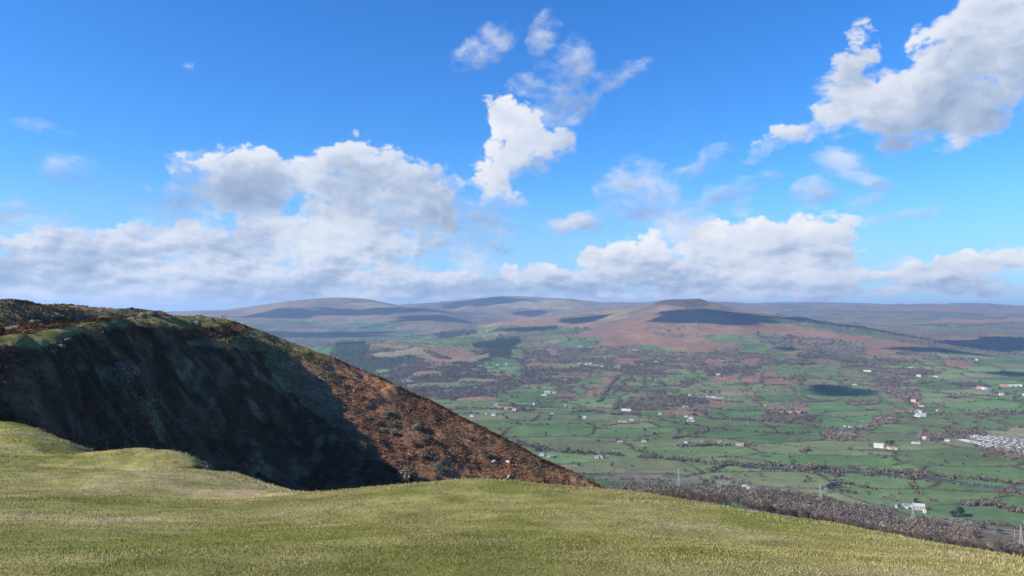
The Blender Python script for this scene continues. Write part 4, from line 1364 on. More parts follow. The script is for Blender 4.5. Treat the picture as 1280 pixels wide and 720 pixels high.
tree_src = [tree_proto(k) for k in range(len(TREES))]
tree_used = [False] * len(TREES)


def place_tree(p, s, h, label, group=None):
    k = int(rng.integers(0, len(TREES)))
    o = tree_src[k] if not tree_used[k] else copy_tree(tree_src[k])
    tree_used[k] = True
    o.location = (float(p[0]), float(p[1]), float(p[2]) - .3)
    o.scale = (s, s, h)
    o.rotation_euler = (0, 0, float(rng.uniform(0, 6.28)))
    put(o, label, 'tree', group)
    if not group and 'group' in o: del o['group']
    return o


ISOLATED = [  # standing alone in the fields: px, py of the foot, crown radius
    (625, 538, 7), (655, 528, 7), (682, 544, 8), (748, 553, 7), (806, 540, 9), (822, 547, 6), (806, 563, 7), (765, 583, 7), (724, 583, 7), (710, 537, 5), (770, 541, 5), (670, 523, 6), (987, 573, 6),
    (932, 596, 5), (951, 596, 5), (1012, 602, 7), (984, 544, 6), (1182, 578, 7), (1204, 581, 5), (1165, 580, 4), (1124, 618, 4), (1007, 603, 6), (1046, 591, 11), (991, 583, 10), (755, 573, 6), (1120, 575, 5), (1000, 550, 6), (907, 572, 6),
]
build_near_n = 300 - len(ISOLATED)


def build_near_trees():
    X, Y = candidates(70000, 880, 1950)
    Z = zfar(X, Y)
    px, py = pix(X, Y, Z)
    tpx, tpy = pix(X, Y, Z + 14)
    ok = np.isin(cover_of(X, Y, Z), [CIDX['wood'], CIDX['scrub']]) & (px > 755) & (px < 1300) & (py > np.interp(px, [700, 900, 1000, 1280], [606, 608, 615, 664])) & (tpy < np.interp(px, RIM_X, RIM_Y) + 1)
    ok &= ~((px > 1222) & (py < 686)) & ~((np.abs(px - 1137) < 16 + 14 * fbm(X / 25, Y / 25, 2, 7)) & (py < 654))   # open ground at the pylon feet
    X, Y, Z, px, py = X[ok], Y[ok], Z[ok], px[ok], py[ok]
    # thin out to a natural spacing
    order = rng.permutation(len(X))
    keep = []
    for i in order:
        if all((X[i] - X[j]) ** 2 + (Y[i] - Y[j]) ** 2 > 9.5 ** 2 for j in keep): keep.append(i)
    keep = np.array(keep)
    keep = keep[np.argsort(np.hypot(X[keep], Y[keep]))]
    print('near wood', len(keep))
    ind, rest = keep[:build_near_n], keep[build_near_n:]
    for i in ind:
        s = float(rng.uniform(4.6, 8.6)) * float(np.interp(Y[i], [900, 1150], [.62, 1]))
        place_tree((X[i], Y[i], Z[i]), s, s * float(rng.uniform(1.0, 1.3)), 'leafless brown tree packed in the wood just beyond the hilltop rim', 'bare trees in the wood below the hilltop')
    if len(rest):
        S = rng.uniform(5, 8, len(rest))
        o = scatter('bare_trees_of_lower_wood', [clump(70, (1, 1, .95), .36, seed=340 + k, shell=.4) for k in range(5)], np.stack([X[rest], Y[rest], Z[rest] - .5], 1), S, tree_tones(len(rest), None), M_leafless, sz=S * 1.3)
        put(o, 'the further leafless trees filling the wood at the foot of the hill', 'woodland', kind='stuff')


build_near_trees()
G = ground([t[0] for t in ISOLATED], [t[1] for t in ISOLATED])
for (px, py, s), g in zip(ISOLATED, G):
    s = s * .8
    big = s > 7.5
    if (px, py) == (1046, 591): lab = 'tall spreading bare tree on the river bank above the dark square copse'
    elif (px, py) == (991, 583): lab = 'tall spreading bare tree on the river bank, left of its twin'
    else: lab = 'bare hedgeless tree standing alone in a green valley field'
    place_tree(g, s, s * 1.2, lab, 'lone trees in the valley fields' if 'alone' in lab else None)
for k, u in enumerate(tree_used):
    if not u:
        for ch in list(tree_src[k].children): bpy.data.objects.remove(ch)
        bpy.data.objects.remove(tree_src[k])

# ---- dark evergreens beside the farms
M_ever = attr_mat('evergreen_needles', [3], .25)


def evergreen(seed, kind):
    g = np.random.default_rng(seed)
    r = empty('evergreen_tree', (0, 0, 0))
    b = MB()
    b.tube([(0, 0, -.2), (0, 0, .6), (0, 0, 1.6)], [.10, .08, .03], 6)
    b.build('trunk', M_bark, r)
    T = cone_clump(420, 2.5, seed, .26) if kind == 'fir' else np.concatenate([clump(420, (1, 1, 1.1), .26, seed=seed, shell=.5)]) + np.array([0, 0, .25])
    tone = np.repeat(np.clip(g.normal(1, .22, len(T)), .5, 1.6), 3)[:, None]
    mesh_np('crown', T.reshape(-1, 3), np.arange(len(T) * 3).reshape(-1, 3), M_ever, np.clip(np.array((.030, .050, .036)) * tone, .004, .3), parent=r)
    return r


EV = [  # px, py foot, radius, height factor, kind, label, group
    (1088, 558, 5.5, 1.6, 'fir', 'tall pointed dark conifer left of the white farm with the orange roofed barn', None), (1115, 557, 10, .95, 'round', 'large round dark evergreen behind the orange roofed barn', None), (1108, 555, 6, 1.1, 'round', 'smaller round evergreen pressed against the big dark one behind the farm', None),
    (1200, 645, 12, .95, 'round', 'large dark wind-bent evergreen beside the blue pond', None), (1193, 646, 8, .9, 'round', 'lower dark evergreen leaning on the big one beside the pond', None), (1041, 610, 9, .9, 'round', 'squat dark evergreen at the corner of the clipped copse', None), (1035, 611, 7, .9, 'round', 'smaller dark evergreen left of the squat one at the copse corner', None),
    (862, 554, 5, 1.7, 'fir', 'pointed dark conifer in the middle of the roadside hamlet', None), (641, 507, 5, 1.3, 'fir', 'dark conifer standing above the village roofs', None), (652, 513, 8, 1.0, 'round', 'round dark evergreen at the end of the village strip', None), (640, 497, 9, .8, 'round', 'broad dark evergreen alone in the field under the wood', None), (646, 497, 7, .8, 'round', 'dark evergreen beside the broad one in the field under the wood', None),
    (888, 492, 9, 1.0, 'round', 'dark evergreen behind the long shed of the hill farm', None), (880, 491, 8, 1.1, 'round', 'dark evergreen behind the pale buildings of the hill farm', None), (893, 493, 6, 1.2, 'fir', 'pointed evergreen over the shed roof of the hill farm', None),
    (974, 516, 4.5, 1.7, 'fir', 'thin dark conifer left of three pale cottages', None), (954, 508, 6, 1.2, 'fir', 'dark conifer beside the small cottage under the hedge', None), (868, 520, 10, .8, 'round', 'wide dark evergreen above the white farm on the road', None), (882, 519, 8, .9, 'round', 'dark evergreen right of the wide one above the road', None),
    (829, 509, 6, 1.2, 'fir', 'dark conifer left of the white cottage in the wood', None), (722, 566, 8, .8, 'round', 'dark evergreen in the river trees between two white farms', None), (672, 565, 8, 1.0, 'round', 'dark evergreen over the white cottages beside the bracken slope', None), (676, 566, 6, 1.1, 'round', 'lower evergreen next to the white cottages by the bracken slope', None),
    (1230, 663, 9, .8, 'round', 'green evergreen among the bare bushes left of the nearest pylon', None), (1216, 661, 7, .8, 'round', 'dull green bush tree left of the evergreen near the pylon', None), (1250, 668, 7, .9, 'round', 'dark evergreen right below the overhead lines near the pylon', None),
    (1124, 636, 7, .9, 'round', 'dark evergreen against the grey barn near the second pylon', None), (1145, 628, 7, .8, 'round', 'dark evergreen behind the stone farmhouse', None),
    (1222, 540, 7, 1.2, 'fir', 'tall evergreen at the right end of the row above the caravans', None), (1214, 541, 6, 1.2, 'fir', 'evergreen in the row above the caravan park', 'evergreens above the caravan park'), (1206, 543, 6, 1.2, 'fir', 'evergreen in the row above the caravan park', 'evergreens above the caravan park'), (1198, 544, 6, 1.1, 'fir', 'evergreen in the row above the caravan park', 'evergreens above the caravan park'), (1190, 546, 6, 1.1, 'fir', 'evergreen in the row above the caravan park', 'evergreens above the caravan park'), (1184, 548, 5, 1.1, 'fir', 'evergreen in the row above the caravan park', 'evergreens above the caravan park'),
    (1250, 487, 8, 1.0, 'round', 'dark evergreen between the white sheds at the right edge', None), (1268, 499, 9, 1.0, 'round', 'big dark evergreen in front of the white sheds at the right edge', None), (883, 604, 7, .9, 'round', 'dark evergreen at the start of the roadside houses behind the wood', None), (891, 605, 6, .9, 'round', 'dark evergreen second along the roadside houses behind the wood', None),
    (1176, 519, 6, .9, 'round', 'dark evergreen right of the big white house', None), (1140, 522, 6, .9, 'round', 'dark evergreen left of the big white house', None), (769, 457, 8, .9, 'round', 'dark evergreen over the white farm at the wood edge', None), (712, 461, 7, .9, 'round', 'dark evergreen among bare trees on the lower wooded slope', None),
]
ev_src = {'fir': [evergreen(1001, 'fir'), evergreen(1002, 'fir')], 'round': [evergreen(1003, 'round'), evergreen(1004, 'round'), evergreen(1005, 'round')]}
ev_n = {'fir': 0, 'round': 0}
G = ground([e[0] for e in EV], [e[1] for e in EV])
for (px, py, s, hf, kind, lab, grp), g in zip(EV, G):
    i = ev_n[kind]
    src = ev_src[kind]
    o = src[i] if i < len(src) else copy_tree(src[i % len(src)])
    ev_n[kind] += 1
    o.location = (g[0], g[1], g[2] - .3)
    o.scale = (s * .8, s * .8, s * .8 * hf)
    o.rotation_euler = (0, 0, float(rng.uniform(0, 6.28)))
    put(o, lab, 'evergreen tree', grp)
    if not grp and 'group' in o: del o['group']


# ------------------------------------------------------------------ WATER AND ROADS
def water_mat(name):
    m, nt, bs = new_mat(name)
    bs.inputs['Base Color'].default_value = (.035, .04, .04, 1)
    bs.inputs['Roughness'].default_value = .38
    bs.inputs['Specular IOR Level'].default_value = .3
    no = nt.nodes.new('ShaderNodeTexNoise'); no.inputs['Scale'].default_value = .4
    geo = nt.nodes.new('ShaderNodeNewGeometry')
    nt.links.new(geo.outputs['Position'], no.inputs['Vector'])
    bp = nt.nodes.new('ShaderNodeBump'); bp.inputs['Strength'].default_value = .15; bp.inputs['Distance'].default_value = .1
    nt.links.new(no.outputs['Fac'], bp.inputs['Height']); nt.links.new(bp.outputs['Normal'], bs.inputs['Normal'])
    return m


M_water = water_mat('river_water')
M_road = plain('pale_road', (.33, .31, .28), .9, .1, .2, .05)
M_track = plain('earth_track', (.26, .19, .13), .95, .05, .3, .05)


def strip(name, line, w, mat, lift=.35, label=None):
    G = ground([p[0] for p in line], [p[1] for p in line])[:, :2]
    pts = []
    for a, b in zip(G[:-1], G[1:]):
        n = max(2, int(np.hypot(*(b - a)) / 12))
        pts += [a + (b - a) * t / n for t in range(n)]
    pts.append(G[-1])
    P = np.array(pts)
    for _ in range(6):
        P[1:-1] = .5 * P[1:-1] + .25 * (P[:-2] + P[2:])
    T = np.gradient(P, axis=0); T /= np.linalg.norm(T, axis=1)[:, None] + 1e-9
    Nn = np.stack([-T[:, 1], T[:, 0]], 1)
    ww = w * (0.8 + .4 * fbm(P[:, 0] / 60, P[:, 1] / 60, 2, 3))[:, None] * .5
    rows = []
    for k in (-1, -.33, .33, 1):
        Q = P + Nn * ww * k
        rows.append(np.concatenate([Q, (zfar(Q[:, 0], Q[:, 1]) + lift)[:, None]], 1))
    V = np.stack(rows, 1).reshape(-1, 3)
    i = np.arange(len(P) - 1)[:, None] * 4
    j = np.arange(3)[None, :]
    q = np.stack([i + j, i + j + 1, i + 4 + j + 1, i + 4 + j], -1).reshape(-1, 4)
    return put(mesh_np(name, V, q, mat, smooth=True), label, kind='structure')


strip('river', [(925, 583.5), (975, 586), (1030, 589.5), (1062, 590), (1110, 593.5), (1160, 597.5), (1200, 603), (1240, 608.5), (1300, 615)], 27, M_water, .8)
for a in ([(1222, 630), (1248, 629.5)], [(1204, 631.5), (1211, 629)]):
    strip('pond', a, 34 if a[0][0] > 1210 else 30, M_water, .8)
strip('flood_pool', [(953, 570.5), (960, 569.5)], 26, M_water, .6)
strip('flood_pool', [(940, 568), (944, 568)], 14, M_water, .6)
strip('road', [(655, 510), (690, 511), (720, 513), (748, 515)], 9, M_road)
strip('road', [(855, 521.5), (885, 523), (905, 524)], 8, M_road)
strip('road', [(882, 603), (920, 607), (960, 611), (1000, 616.5), (1040, 622)], 9, M_road)
strip('road', [(1142, 503), (1148, 507), (1151, 509), (1146, 513), (1143, 517)], 9, M_road)
strip('farm_track', [(1052, 551), (1068, 554), (1088, 559.5)], 7, M_track)
strip('farm_track', [(1118, 503), (1132, 508), (1142, 513)], 6, M_track)
strip('farm_track', [(1205, 505), (1215, 509), (1260, 519), (1300, 529)], 6, M_track)

# ------------------------------------------------------------------ HOUSES
M_white = plain('white_render', (.66, .65, .62), .8, .2, .06, .6)
M_cream = plain('cream_render', (.74, .63, .48), .8, .2, .08, .6)
M_brick = plain('pink_brick', (.46, .27, .20), .85, .1, .15, .8)
M_stone = plain('pale_stone', (.44, .40, .34), .9, .1, .2, .8)
M_slate = plain('grey_slate', (.20, .20, .215), .6, .3, .2, .5)
M_tile = plain('orange_tiles', (.38, .19, .12), .75, .2, .2, .6)
M_sheet = plain('pale_sheet_roof', (.42, .42, .43), .5, .4, .1, .3)
M_red = plain('red_roof', (.62, .12, .07), .6, .3, .12, .4)
M_glass = plain('window_glass', (.03, .035, .04), .1, .6, .1, 1)
WALLS = {'w': M_white, 'c': M_cream, 'b': M_brick, 's': M_stone}
ROOFS = {'g': M_slate, 'o': M_tile, 'p': M_sheet, 'r': M_red}
_house = {}


def make_house(kind, wall, roof):
    """unit house of one kind: gabled walls, two roof slopes with eaves, chimney, windows and a door"""
    L_, D, H_, R = {'cottage': (10, 7, 4.6, 2.8), 'farm': (16, 8, 5.6, 3.2), 'long': (30, 9, 4.0, 2.2), 'barn': (24, 12, 4.6, 2.6)}[kind]
    r = empty({'cottage': 'cottage', 'farm': 'farmhouse', 'long': 'long_building', 'barn': 'barn'}[kind], (0, 0, 0))
    b = MB()
    x, y = L_ / 2, D / 2
    v = [(-x, -y, -2), (x, -y, -2), (x, y, -2), (-x, y, -2), (-x, -y, H_), (x, -y, H_), (x, y, H_), (-x, y, H_), (-x, 0, H_ + R - .05), (x, 0, H_ + R - .05)]
    b.add(v, [(0, 1, 5, 4), (2, 3, 7, 6), (1, 2, 6, 9, 5), (3, 0, 4, 8, 7)])
    b.build('wall', WALLS[wall], r)
    b = MB()
    e, t = .45, .22
    k = R / y
    for s in (-1, 1):
        yo, zo = s * (y + e), H_ - e * k
        b.add([(-x - e, yo, zo), (x + e, yo, zo), (x + e, 0, H_ + R), (-x - e, 0, H_ + R), (-x - e, yo, zo + t), (x + e, yo, zo + t), (x + e, 0, H_ + R + t), (-x - e, 0, H_ + R + t)],
              [(0, 3, 2, 1), (4, 5, 6, 7), (0, 1, 5, 4), (1, 2, 6, 5), (3, 0, 4, 7)] if s < 0 else [(0, 1, 2, 3), (4, 7, 6, 5), (0, 4, 5, 1), (1, 5, 6, 2), (3, 7, 4, 0)])
    ro = b.build('roof', ROOFS[roof], r)
    if kind in ('cottage', 'farm'):
        for cx in ((x - .8,) if kind == 'cottage' else (x - .8, -x + .8)):
            c = MB()
            c.box(cx - .45, cx + .45, -.4, .4, H_ + R - .6, H_ + R + 1.1)
            c.box(cx - .2, cx + .2, -.18, .18, H_ + R + 1.1, H_ + R + 1.5)
            c.build('chimney', M_brick, ro)
    n = {'cottage': 2, 'farm': 4, 'long': 6, 'barn': 0}[kind]
    for i in range(n):
        for z in ((1.0, 3.2) if kind != 'long' else (1.4,)):
            w = MB()
            cx = -x + (i + .5) * L_ / n
            w.box(cx - .55, cx + .55, -y - .06, -y + .05, z, z + 1.2)
            w.build('window', M_glass, r)
    d = MB()
    wd = .5 if kind != 'barn' else 2.2
    d.box(-wd, wd, -y - .07, -y + .05, -.2, 2.05 if kind != 'barn' else 3.6)
    d.build('door', M_brick if kind != 'barn' else M_slate, r)
    return r


V_ = 'houses of the village strip under the wooded hill'
RS_ = 'houses along the road behind the lower wood'
HM_ = 'houses in the tree lined hamlet in the flat fields'
CW_ = 'white cottages in the upper woods'
HOUSES = [  # px, py, kind, wall, roof, width in photo px, label, group
    (594.4, 486, 'cottage', 'w', 'g', 4.5, 'upper of two white cottages deep in the bare wood beside the hill edge', None), (587, 490, 'cottage', 'w', 'g', 4, 'lower of two white cottages deep in the bare wood beside the hill edge', None),
    (684, 492, 'farm', 'w', 'p', 7, 'large white house with pale roof on the green field under the wood', None), (680, 494.5, 'long', 'w', 'p', 6, 'low white wing in front of the large white house under the wood', None), (692.5, 491.5, 'cottage', 'w', 'g', 4.5, 'small white house right of the large white house under the wood', None),
    (669.5, 506, 'farm', 'w', 'g', 5, 'white gabled house above the pale road', None), (709, 508, 'farm', 'w', 'g', 5, 'white house among dark trees at the pale road end', None), (712.5, 510.5, 'cottage', 'b', 'g', 4, 'pinkish cottage just right of the white roadside house', None),
    (620, 507.5, 'farm', 'w', 'g', 5, 'taller white house at the top of the village strip', None), (615, 511.5, 'cottage', 'w', 'g', 5, 'white house at the left end of the village strip', None), (624, 511, 'cottage', 'c', 'o', 5, 'pale house in the terraced village strip', V_), (629, 511, 'cottage', 'c', 'o', 5, 'pale house in the terraced village strip', V_), (633.5, 512, 'cottage', 'c', 'o', 5, 'pale house in the terraced village strip', V_), (638, 511.5, 'farm', 'w', 'g', 5, 'white house with grey roof in the middle of the village strip', None), (643, 513.5, 'cottage', 'c', 'o', 4.5, 'pale house in the terraced village strip', V_),
    (590, 521, 'cottage', 'w', 'g', 4.5, 'white cottage alone in the field closest to the bracken hill edge', None), (610, 518.5, 'cottage', 'w', 'g', 5, 'left of two white farm buildings below the village strip', None), (617, 519.5, 'cottage', 'w', 'g', 4.5, 'right of two white farm buildings below the village strip', None), (690, 519, 'farm', 'w', 'p', 4, 'bright white cottage with a bare bush to its right', None),
    (677.5, 569.5, 'cottage', 'w', 'g', 5, 'white cottage half hidden by the bracken slope edge', None), (686.5, 571, 'farm', 'w', 'g', 5, 'white gabled farmhouse below the river trees by the bracken slope', None), (692.5, 571.5, 'barn', 's', 'g', 5, 'grey barn right of the white farmhouse by the bracken slope', None), (751, 572.5, 'farm', 'w', 'g', 5, 'white farmhouse alone under the river trees in mid valley', None), (746.5, 572.5, 'barn', 's', 'g', 4, 'low dark barn left of the lone white farmhouse in mid valley', None),
    (730.6, 523, 'cottage', 'w', 'p', 3.5, 'tiny bright white cottage alone in open green fields', None), (783, 513.5, 'long', 'w', 'p', 11, 'long white building at the lower edge of the bare wood', None), (779, 527.5, 'long', 'w', 'g', 9, 'long white farm range in the open fields', None), (789, 527, 'farm', 'w', 'p', 5, 'bright gable at the right end of the long farm range', None), (775.4, 527.5, 'cottage', 'w', 'g', 3, 'small white shed left of the long farm range', None),
    (775.6, 553.5, 'long', 's', 'p', 5.5, 'pale low barn in the middle of the wide green field', None), (805, 552.3, 'long', 'w', 'g', 5, 'thin white shed right of the pale low barn', None), (836, 508, 'cottage', 'w', 'g', 4.5, 'white cottage among dark trees in the mid slope wood', None), (857, 510.5, 'farm', 'w', 'g', 6, 'whitish house with grey roof right of the cottage in the mid slope wood', None),
    (862.5, 496, 'farm', 'w', 'p', 4.5, 'bright white gable at the left of the hill farm', None), (869.5, 497.5, 'barn', 'c', 'p', 6, 'cream building in the middle of the hill farm', None), (876.5, 498.5, 'barn', 'b', 'p', 6, 'pinkish building beside the cream one at the hill farm', None), (889, 497, 'long', 'w', 'g', 10, 'white shed with dark slate roof at the hill farm', None), (900.6, 498, 'long', 'w', 'g', 9, 'second slate roofed shed at the right end of the hill farm', None),
    (857.5, 521.5, 'cottage', 'w', 'g', 3.5, 'small white house at the left of the road farm', None), (864, 523.8, 'farm', 'w', 'g', 5, 'white farmhouse with dark roof beside the valley road', None), (866, 527, 'cottage', 'w', 'g', 3.5, 'white outbuilding just below the road farmhouse', None), (861, 526.5, 'cottage', 'w', 'g', 3, 'tiny white shed left of the road farm outbuilding', None), (825, 518.5, 'cottage', 'c', 'p', 3, 'tiny cream cottage at the hedge below the wood', None),
    (857, 555.5, 'cottage', 'w', 'p', 4, 'bright cottage left of the pointed conifer in the hamlet', None), (876, 554.5, 'cottage', 'b', 'g', 4.5, 'pinkish house right of the pointed conifer in the hamlet', None), (881, 556.5, 'cottage', 'w', 'g', 3.5, 'small white house with slate roof in the tree lined hamlet', HM_), (899, 554.5, 'farm', 's', 'g', 5, 'grey stone house amid the hamlet trees', None), (907, 556, 'cottage', 's', 'g', 4, 'low grey house amid the hamlet trees', HM_), (922.5, 557, 'farm', 'w', 'o', 5, 'white house with orange roof near the right end of the hamlet', None), (927.5, 557.3, 'cottage', 'b', 'o', 4, 'brick house at the right end of the hamlet', None),
    (956.3, 508.5, 'cottage', 'b', 'o', 3.5, 'small pinkish cottage beside a dark conifer under the hedge', None), (977.5, 517, 'farm', 'w', 'o', 4.5, 'left of three pale houses in the hillside row', None), (987, 517, 'farm', 'w', 'g', 6, 'middle and whitest of three pale houses in the hillside row', None), (997.5, 517.3, 'farm', 'b', 'o', 6, 'right and pinkest of three pale houses in the hillside row', None), (932.5, 525, 'cottage', 'w', 'p', 2.2, 'tiny white cottage in the hedge between fields', None),
    (1142, 502, 'farm', 'c', 'o', 5, 'cream house with orange roof at the head of the curved lane', None), (1146.5, 505.5, 'cottage', 'b', 'o', 4, 'brick cottage on the bend of the curved lane', None), (1151.5, 508, 'long', 'c', 'o', 5, 'low cream building right of the lane bend', None), (1151, 520.5, 'farm', 'w', 'p', 11, 'big bright white house standing in its own green lawn', None), (1146, 521, 'long', 'w', 'p', 7, 'low white wing on the left of the big bright house', None), (1150, 515.5, 'cottage', 'w', 'g', 4, 'white cottage right behind the big bright house', None),
    (1174, 514, 'long', 'w', 'p', 6, 'white shed alone right of the big bright house', None), (1062.5, 535, 'farm', 'w', 'g', 3.8, 'white gable poking out of the diagonal wood', None), (1056, 534, 'cottage', 's', 'g', 3, 'grey cottage left of the gable in the diagonal wood', None), (1098.7, 559.5, 'farm', 'w', 'p', 10, 'large white farmhouse right of the tall pointed conifer', None), (1106.5, 560, 'barn', 's', 'g', 5, 'grey shed between the white farmhouse and orange roofed barn', None), (1115.6, 561.5, 'barn', 'c', 'o', 9.5, 'cream barn with orange roof under the big round evergreen', None),
    (1145, 554.7, 'long', 'w', 'p', 8.5, 'low bright white shed at the top of a bright green field', None), (1155.6, 549.3, 'cottage', 's', 'p', 4, 'pale grey cottage inside the bare copse', None), (1184, 551.6, 'farm', 'w', 'g', 5, 'white house at the left tip of the caravan park', None),
    (1226.5, 486, 'barn', 'w', 'p', 8, 'left of two joined white sheds on the far flat fields', None), (1233.5, 487, 'barn', 'w', 'p', 7.5, 'right of two joined white sheds on the far flat fields', None), (1222.5, 486.5, 'cottage', 'b', 'r', 4, 'small red cottage touching the joined white sheds', None),
    (1255.6, 482.8, 'barn', 'b', 'r', 9, 'red roofed building at the left of the long white works', None), (1265.5, 483, 'barn', 'w', 'p', 9, 'white works building beside the red roofed one', None), (1273, 482.7, 'barn', 'w', 'p', 7, 'white works building at the far end past the red roofed one', None), (1251.7, 494, 'cottage', 'w', 'p', 4, 'small white house between evergreens below the works', None), (1277, 494.3, 'long', 'w', 'p', 9, 'long white shed cut by the right edge of the photo', None),
    (623, 457, 'cottage', 'w', 'p', 3, 'left of two tiny white cottages at the top of a green clearing', None), (634, 456.5, 'farm', 'w', 'p', 3.6, 'right of two tiny white cottages at the top of a green clearing', None), (646.5, 465, 'long', 'w', 'g', 5.5, 'white farmhouse at the lower corner of the green clearing', None), (705.6, 475, 'long', 'w', 'g', 4.5, 'faint white cottage beside a dark tree on the lower wooded slope', None),
    (514.5, 478, 'cottage', 'w', 'p', 3.6, 'white house in the wood just above the bracken crest', None), (510.5, 477, 'cottage', 'w', 'g', 3, 'smaller white house left of the one above the bracken crest', None), (556, 491, 'cottage', 's', 'p', 3.6, 'pale grey cottage low in the wood above the bracken crest', None),
    (725, 434, 'cottage', 'w', 'p', 3.4, 'highest white cottage at the top left of the mid wood', None), (793.7, 438, 'long', 'w', 'p', 4.2, 'white cottage right under the bracken moor', None), (724, 456, 'cottage', 'w', 'p', 3, 'tiny white cottage in the middle of the upper woods', CW_), (733, 455.6, 'cottage', 'w', 'g', 2.4, 'tiny white cottage in the middle of the upper woods', CW_), (737.5, 455.4, 'cottage', 'w', 'p', 3.4, 'tiny white cottage in the middle of the upper woods', CW_), (752.5, 460, 'cottage', 's', 'p', 3.4, 'faint grey cottage at the lower edge of the upper woods', None),
    (769, 460.4, 'farm', 'w', 'p', 3, 'left building of the white farm cluster at the wood edge', None), (772.8, 458.5, 'farm', 'w', 'g', 5, 'upper building of the white farm cluster at the wood edge', None), (773.3, 461.8, 'cottage', 'w', 'p', 3, 'lower building of the white farm cluster at the wood edge', None), (802, 457, 'cottage', 'w', 'p', 2.8, 'white cottage by itself right of the wood edge farm', None), (815.6, 453.2, 'long', 'w', 'p', 4.5, 'long pale house in the right part of the upper woods', None), (820.5, 453.5, 'cottage', 'c', 'p', 2.6, 'cream cottage touching the long pale house in the upper woods', None),
    (897.5, 469.4, 'farm', 'w', 'p', 4, 'bright white house above the bracken patches', None), (903.3, 469.8, 'long', 'w', 'g', 4, 'pale sheds right of the bright house above the bracken patches', None), (1084, 464.4, 'long', 'w', 'p', 8, 'long white house at the foot of the bracken spur', None), (1138.4, 461.4, 'farm', 'w', 'p', 5, 'white house in trees high on the right wooded spur', None), (1148.4, 471, 'farm', 'w', 'p', 4.6, 'white house at the bottom edge of the right wooded spur', None), (1169.7, 471, 'long', 'w', 'g', 4.5, 'pale house right of the white one under the wooded spur', None),
    (1221, 451, 'cottage', 'w', 'p', 2.6, 'tiny white cottage in the far green fields past the spur', None), (1068, 481.6, 'long', 's', 'p', 5.5, 'grey roofed barn inside the dark patch of shade', None),
    (900, 606.5, 'cottage', 'w', 'g', 4.5, 'white house at the left of the row behind the lower wood', None), (909, 608, 'cottage', 'b', 'g', 4, 'brick house second in the row behind the lower wood', None), (913.5, 609.5, 'cottage', 'w', 'p', 4.5, 'bright house in the middle of the row behind the lower wood', None), (917.5, 610, 'cottage', 's', 'g', 4, 'grey house in the row behind the lower wood', RS_), (924, 610.5, 'cottage', 's', 'g', 4, 'grey house in the row behind the lower wood', RS_), (931, 610.5, 'farm', 'w', 'p', 4.5, 'big white gable in the row behind the lower wood', None), (936, 611, 'cottage', 'w', 'g', 3.5, 'small white house right of the big gable behind the wood', None), (940.5, 611.5, 'cottage', 'w', 'g', 3.5, 'last white house at the right of the row behind the wood', None),
    (1127, 634.5, 'long', 'w', 'g', 13, 'long white barn with grey roof near the second pylon', None), (1133.5, 633, 'barn', 's', 'g', 7, 'grey roofed barn joined to the long white one near the pylon', None), (1148.5, 637, 'farm', 's', 'p', 12, 'pale stone farmhouse right of the second pylon', None), (1143.5, 635, 'farm', 's', 'g', 7, 'stone wing with a steep gable left of the pale farmhouse', None), (1156, 641, 'cottage', 'w', 'p', 2.5, 'tiny white hut at the corner of the stone farmhouse', None),
]
KW = {'cottage': 10, 'farm': 16, 'long': 30, 'barn': 24}
CATS = {'cottage': 'cottage', 'farm': 'house', 'long': 'building', 'barn': 'barn'}
G = ground([h[0] for h in HOUSES], [h[1] for h in HOUSES])
for (px, py, kind, wl, rf, wpx, lab, grp), g in zip(HOUSES, G):
    key = (kind, wl, rf)
    if key not in _house:
        o = _house[key] = make_house(*key)
    else:
        o = copy_tree(_house[key])
    k = float(np.clip(1.08 * wpx * g[1] / F / KW[kind], .5, 2.2))
    kz = float(np.clip(max(k, .95), .95, 1.45))
    o.location = (g[0], g[1], float(zfar(g[0], g[1])) + .5)
    o.scale = (k, kz, kz)
    o.rotation_euler = (0, 0, -math.atan2(g[0], g[1]) + float(rng.uniform(-.35, .45)))
    put(o, lab, CATS[kind], grp)
    if not grp and 'group' in o: del o['group']


# ---- caravans
def make_caravan():
    r = empty('caravan', (0, 0, 0))
    b = MB()
    prof = [(-1.9, .4), (1.9, .4), (1.9, 2.7), (1.7, 2.9), (0, 3.25), (-1.7, 2.9), (-1.9, 2.7)]
    n = len(prof)
    vs = [(x, p[0], p[1]) for x in (-5.5, 5.5) for p in prof]
    b.add(vs, [tuple(range(n))[::-1], tuple(range(n, 2 * n))] + [(i, (i + 1) % n, n + (i + 1) % n, n + i) for i in range(n)])
    b.build('body', M_white, r)
    w = MB()
    w.box(-4.6, -2.6, -1.95, -1.85, 1.4, 2.3); w.build('window', M_glass, r)
    w = MB()
    w.box(.6, 2.8, -1.95, -1.85, 1.4, 2.3); w.build('window', M_glass, r)
    return r


lo = [(1200, 550.3), (1212, 553), (1225, 556.3), (1245, 560.5), (1288, 567)]
up = [(1212, 545.5), (1222, 544.5), (1240, 545.5), (1262, 548.5), (1288, 552)]


def along(line, t):
    L_ = np.linspace(0, 1, len(line))
    return np.interp(t, L_, [p[0] for p in line]), np.interp(t, L_, [p[1] for p in line])


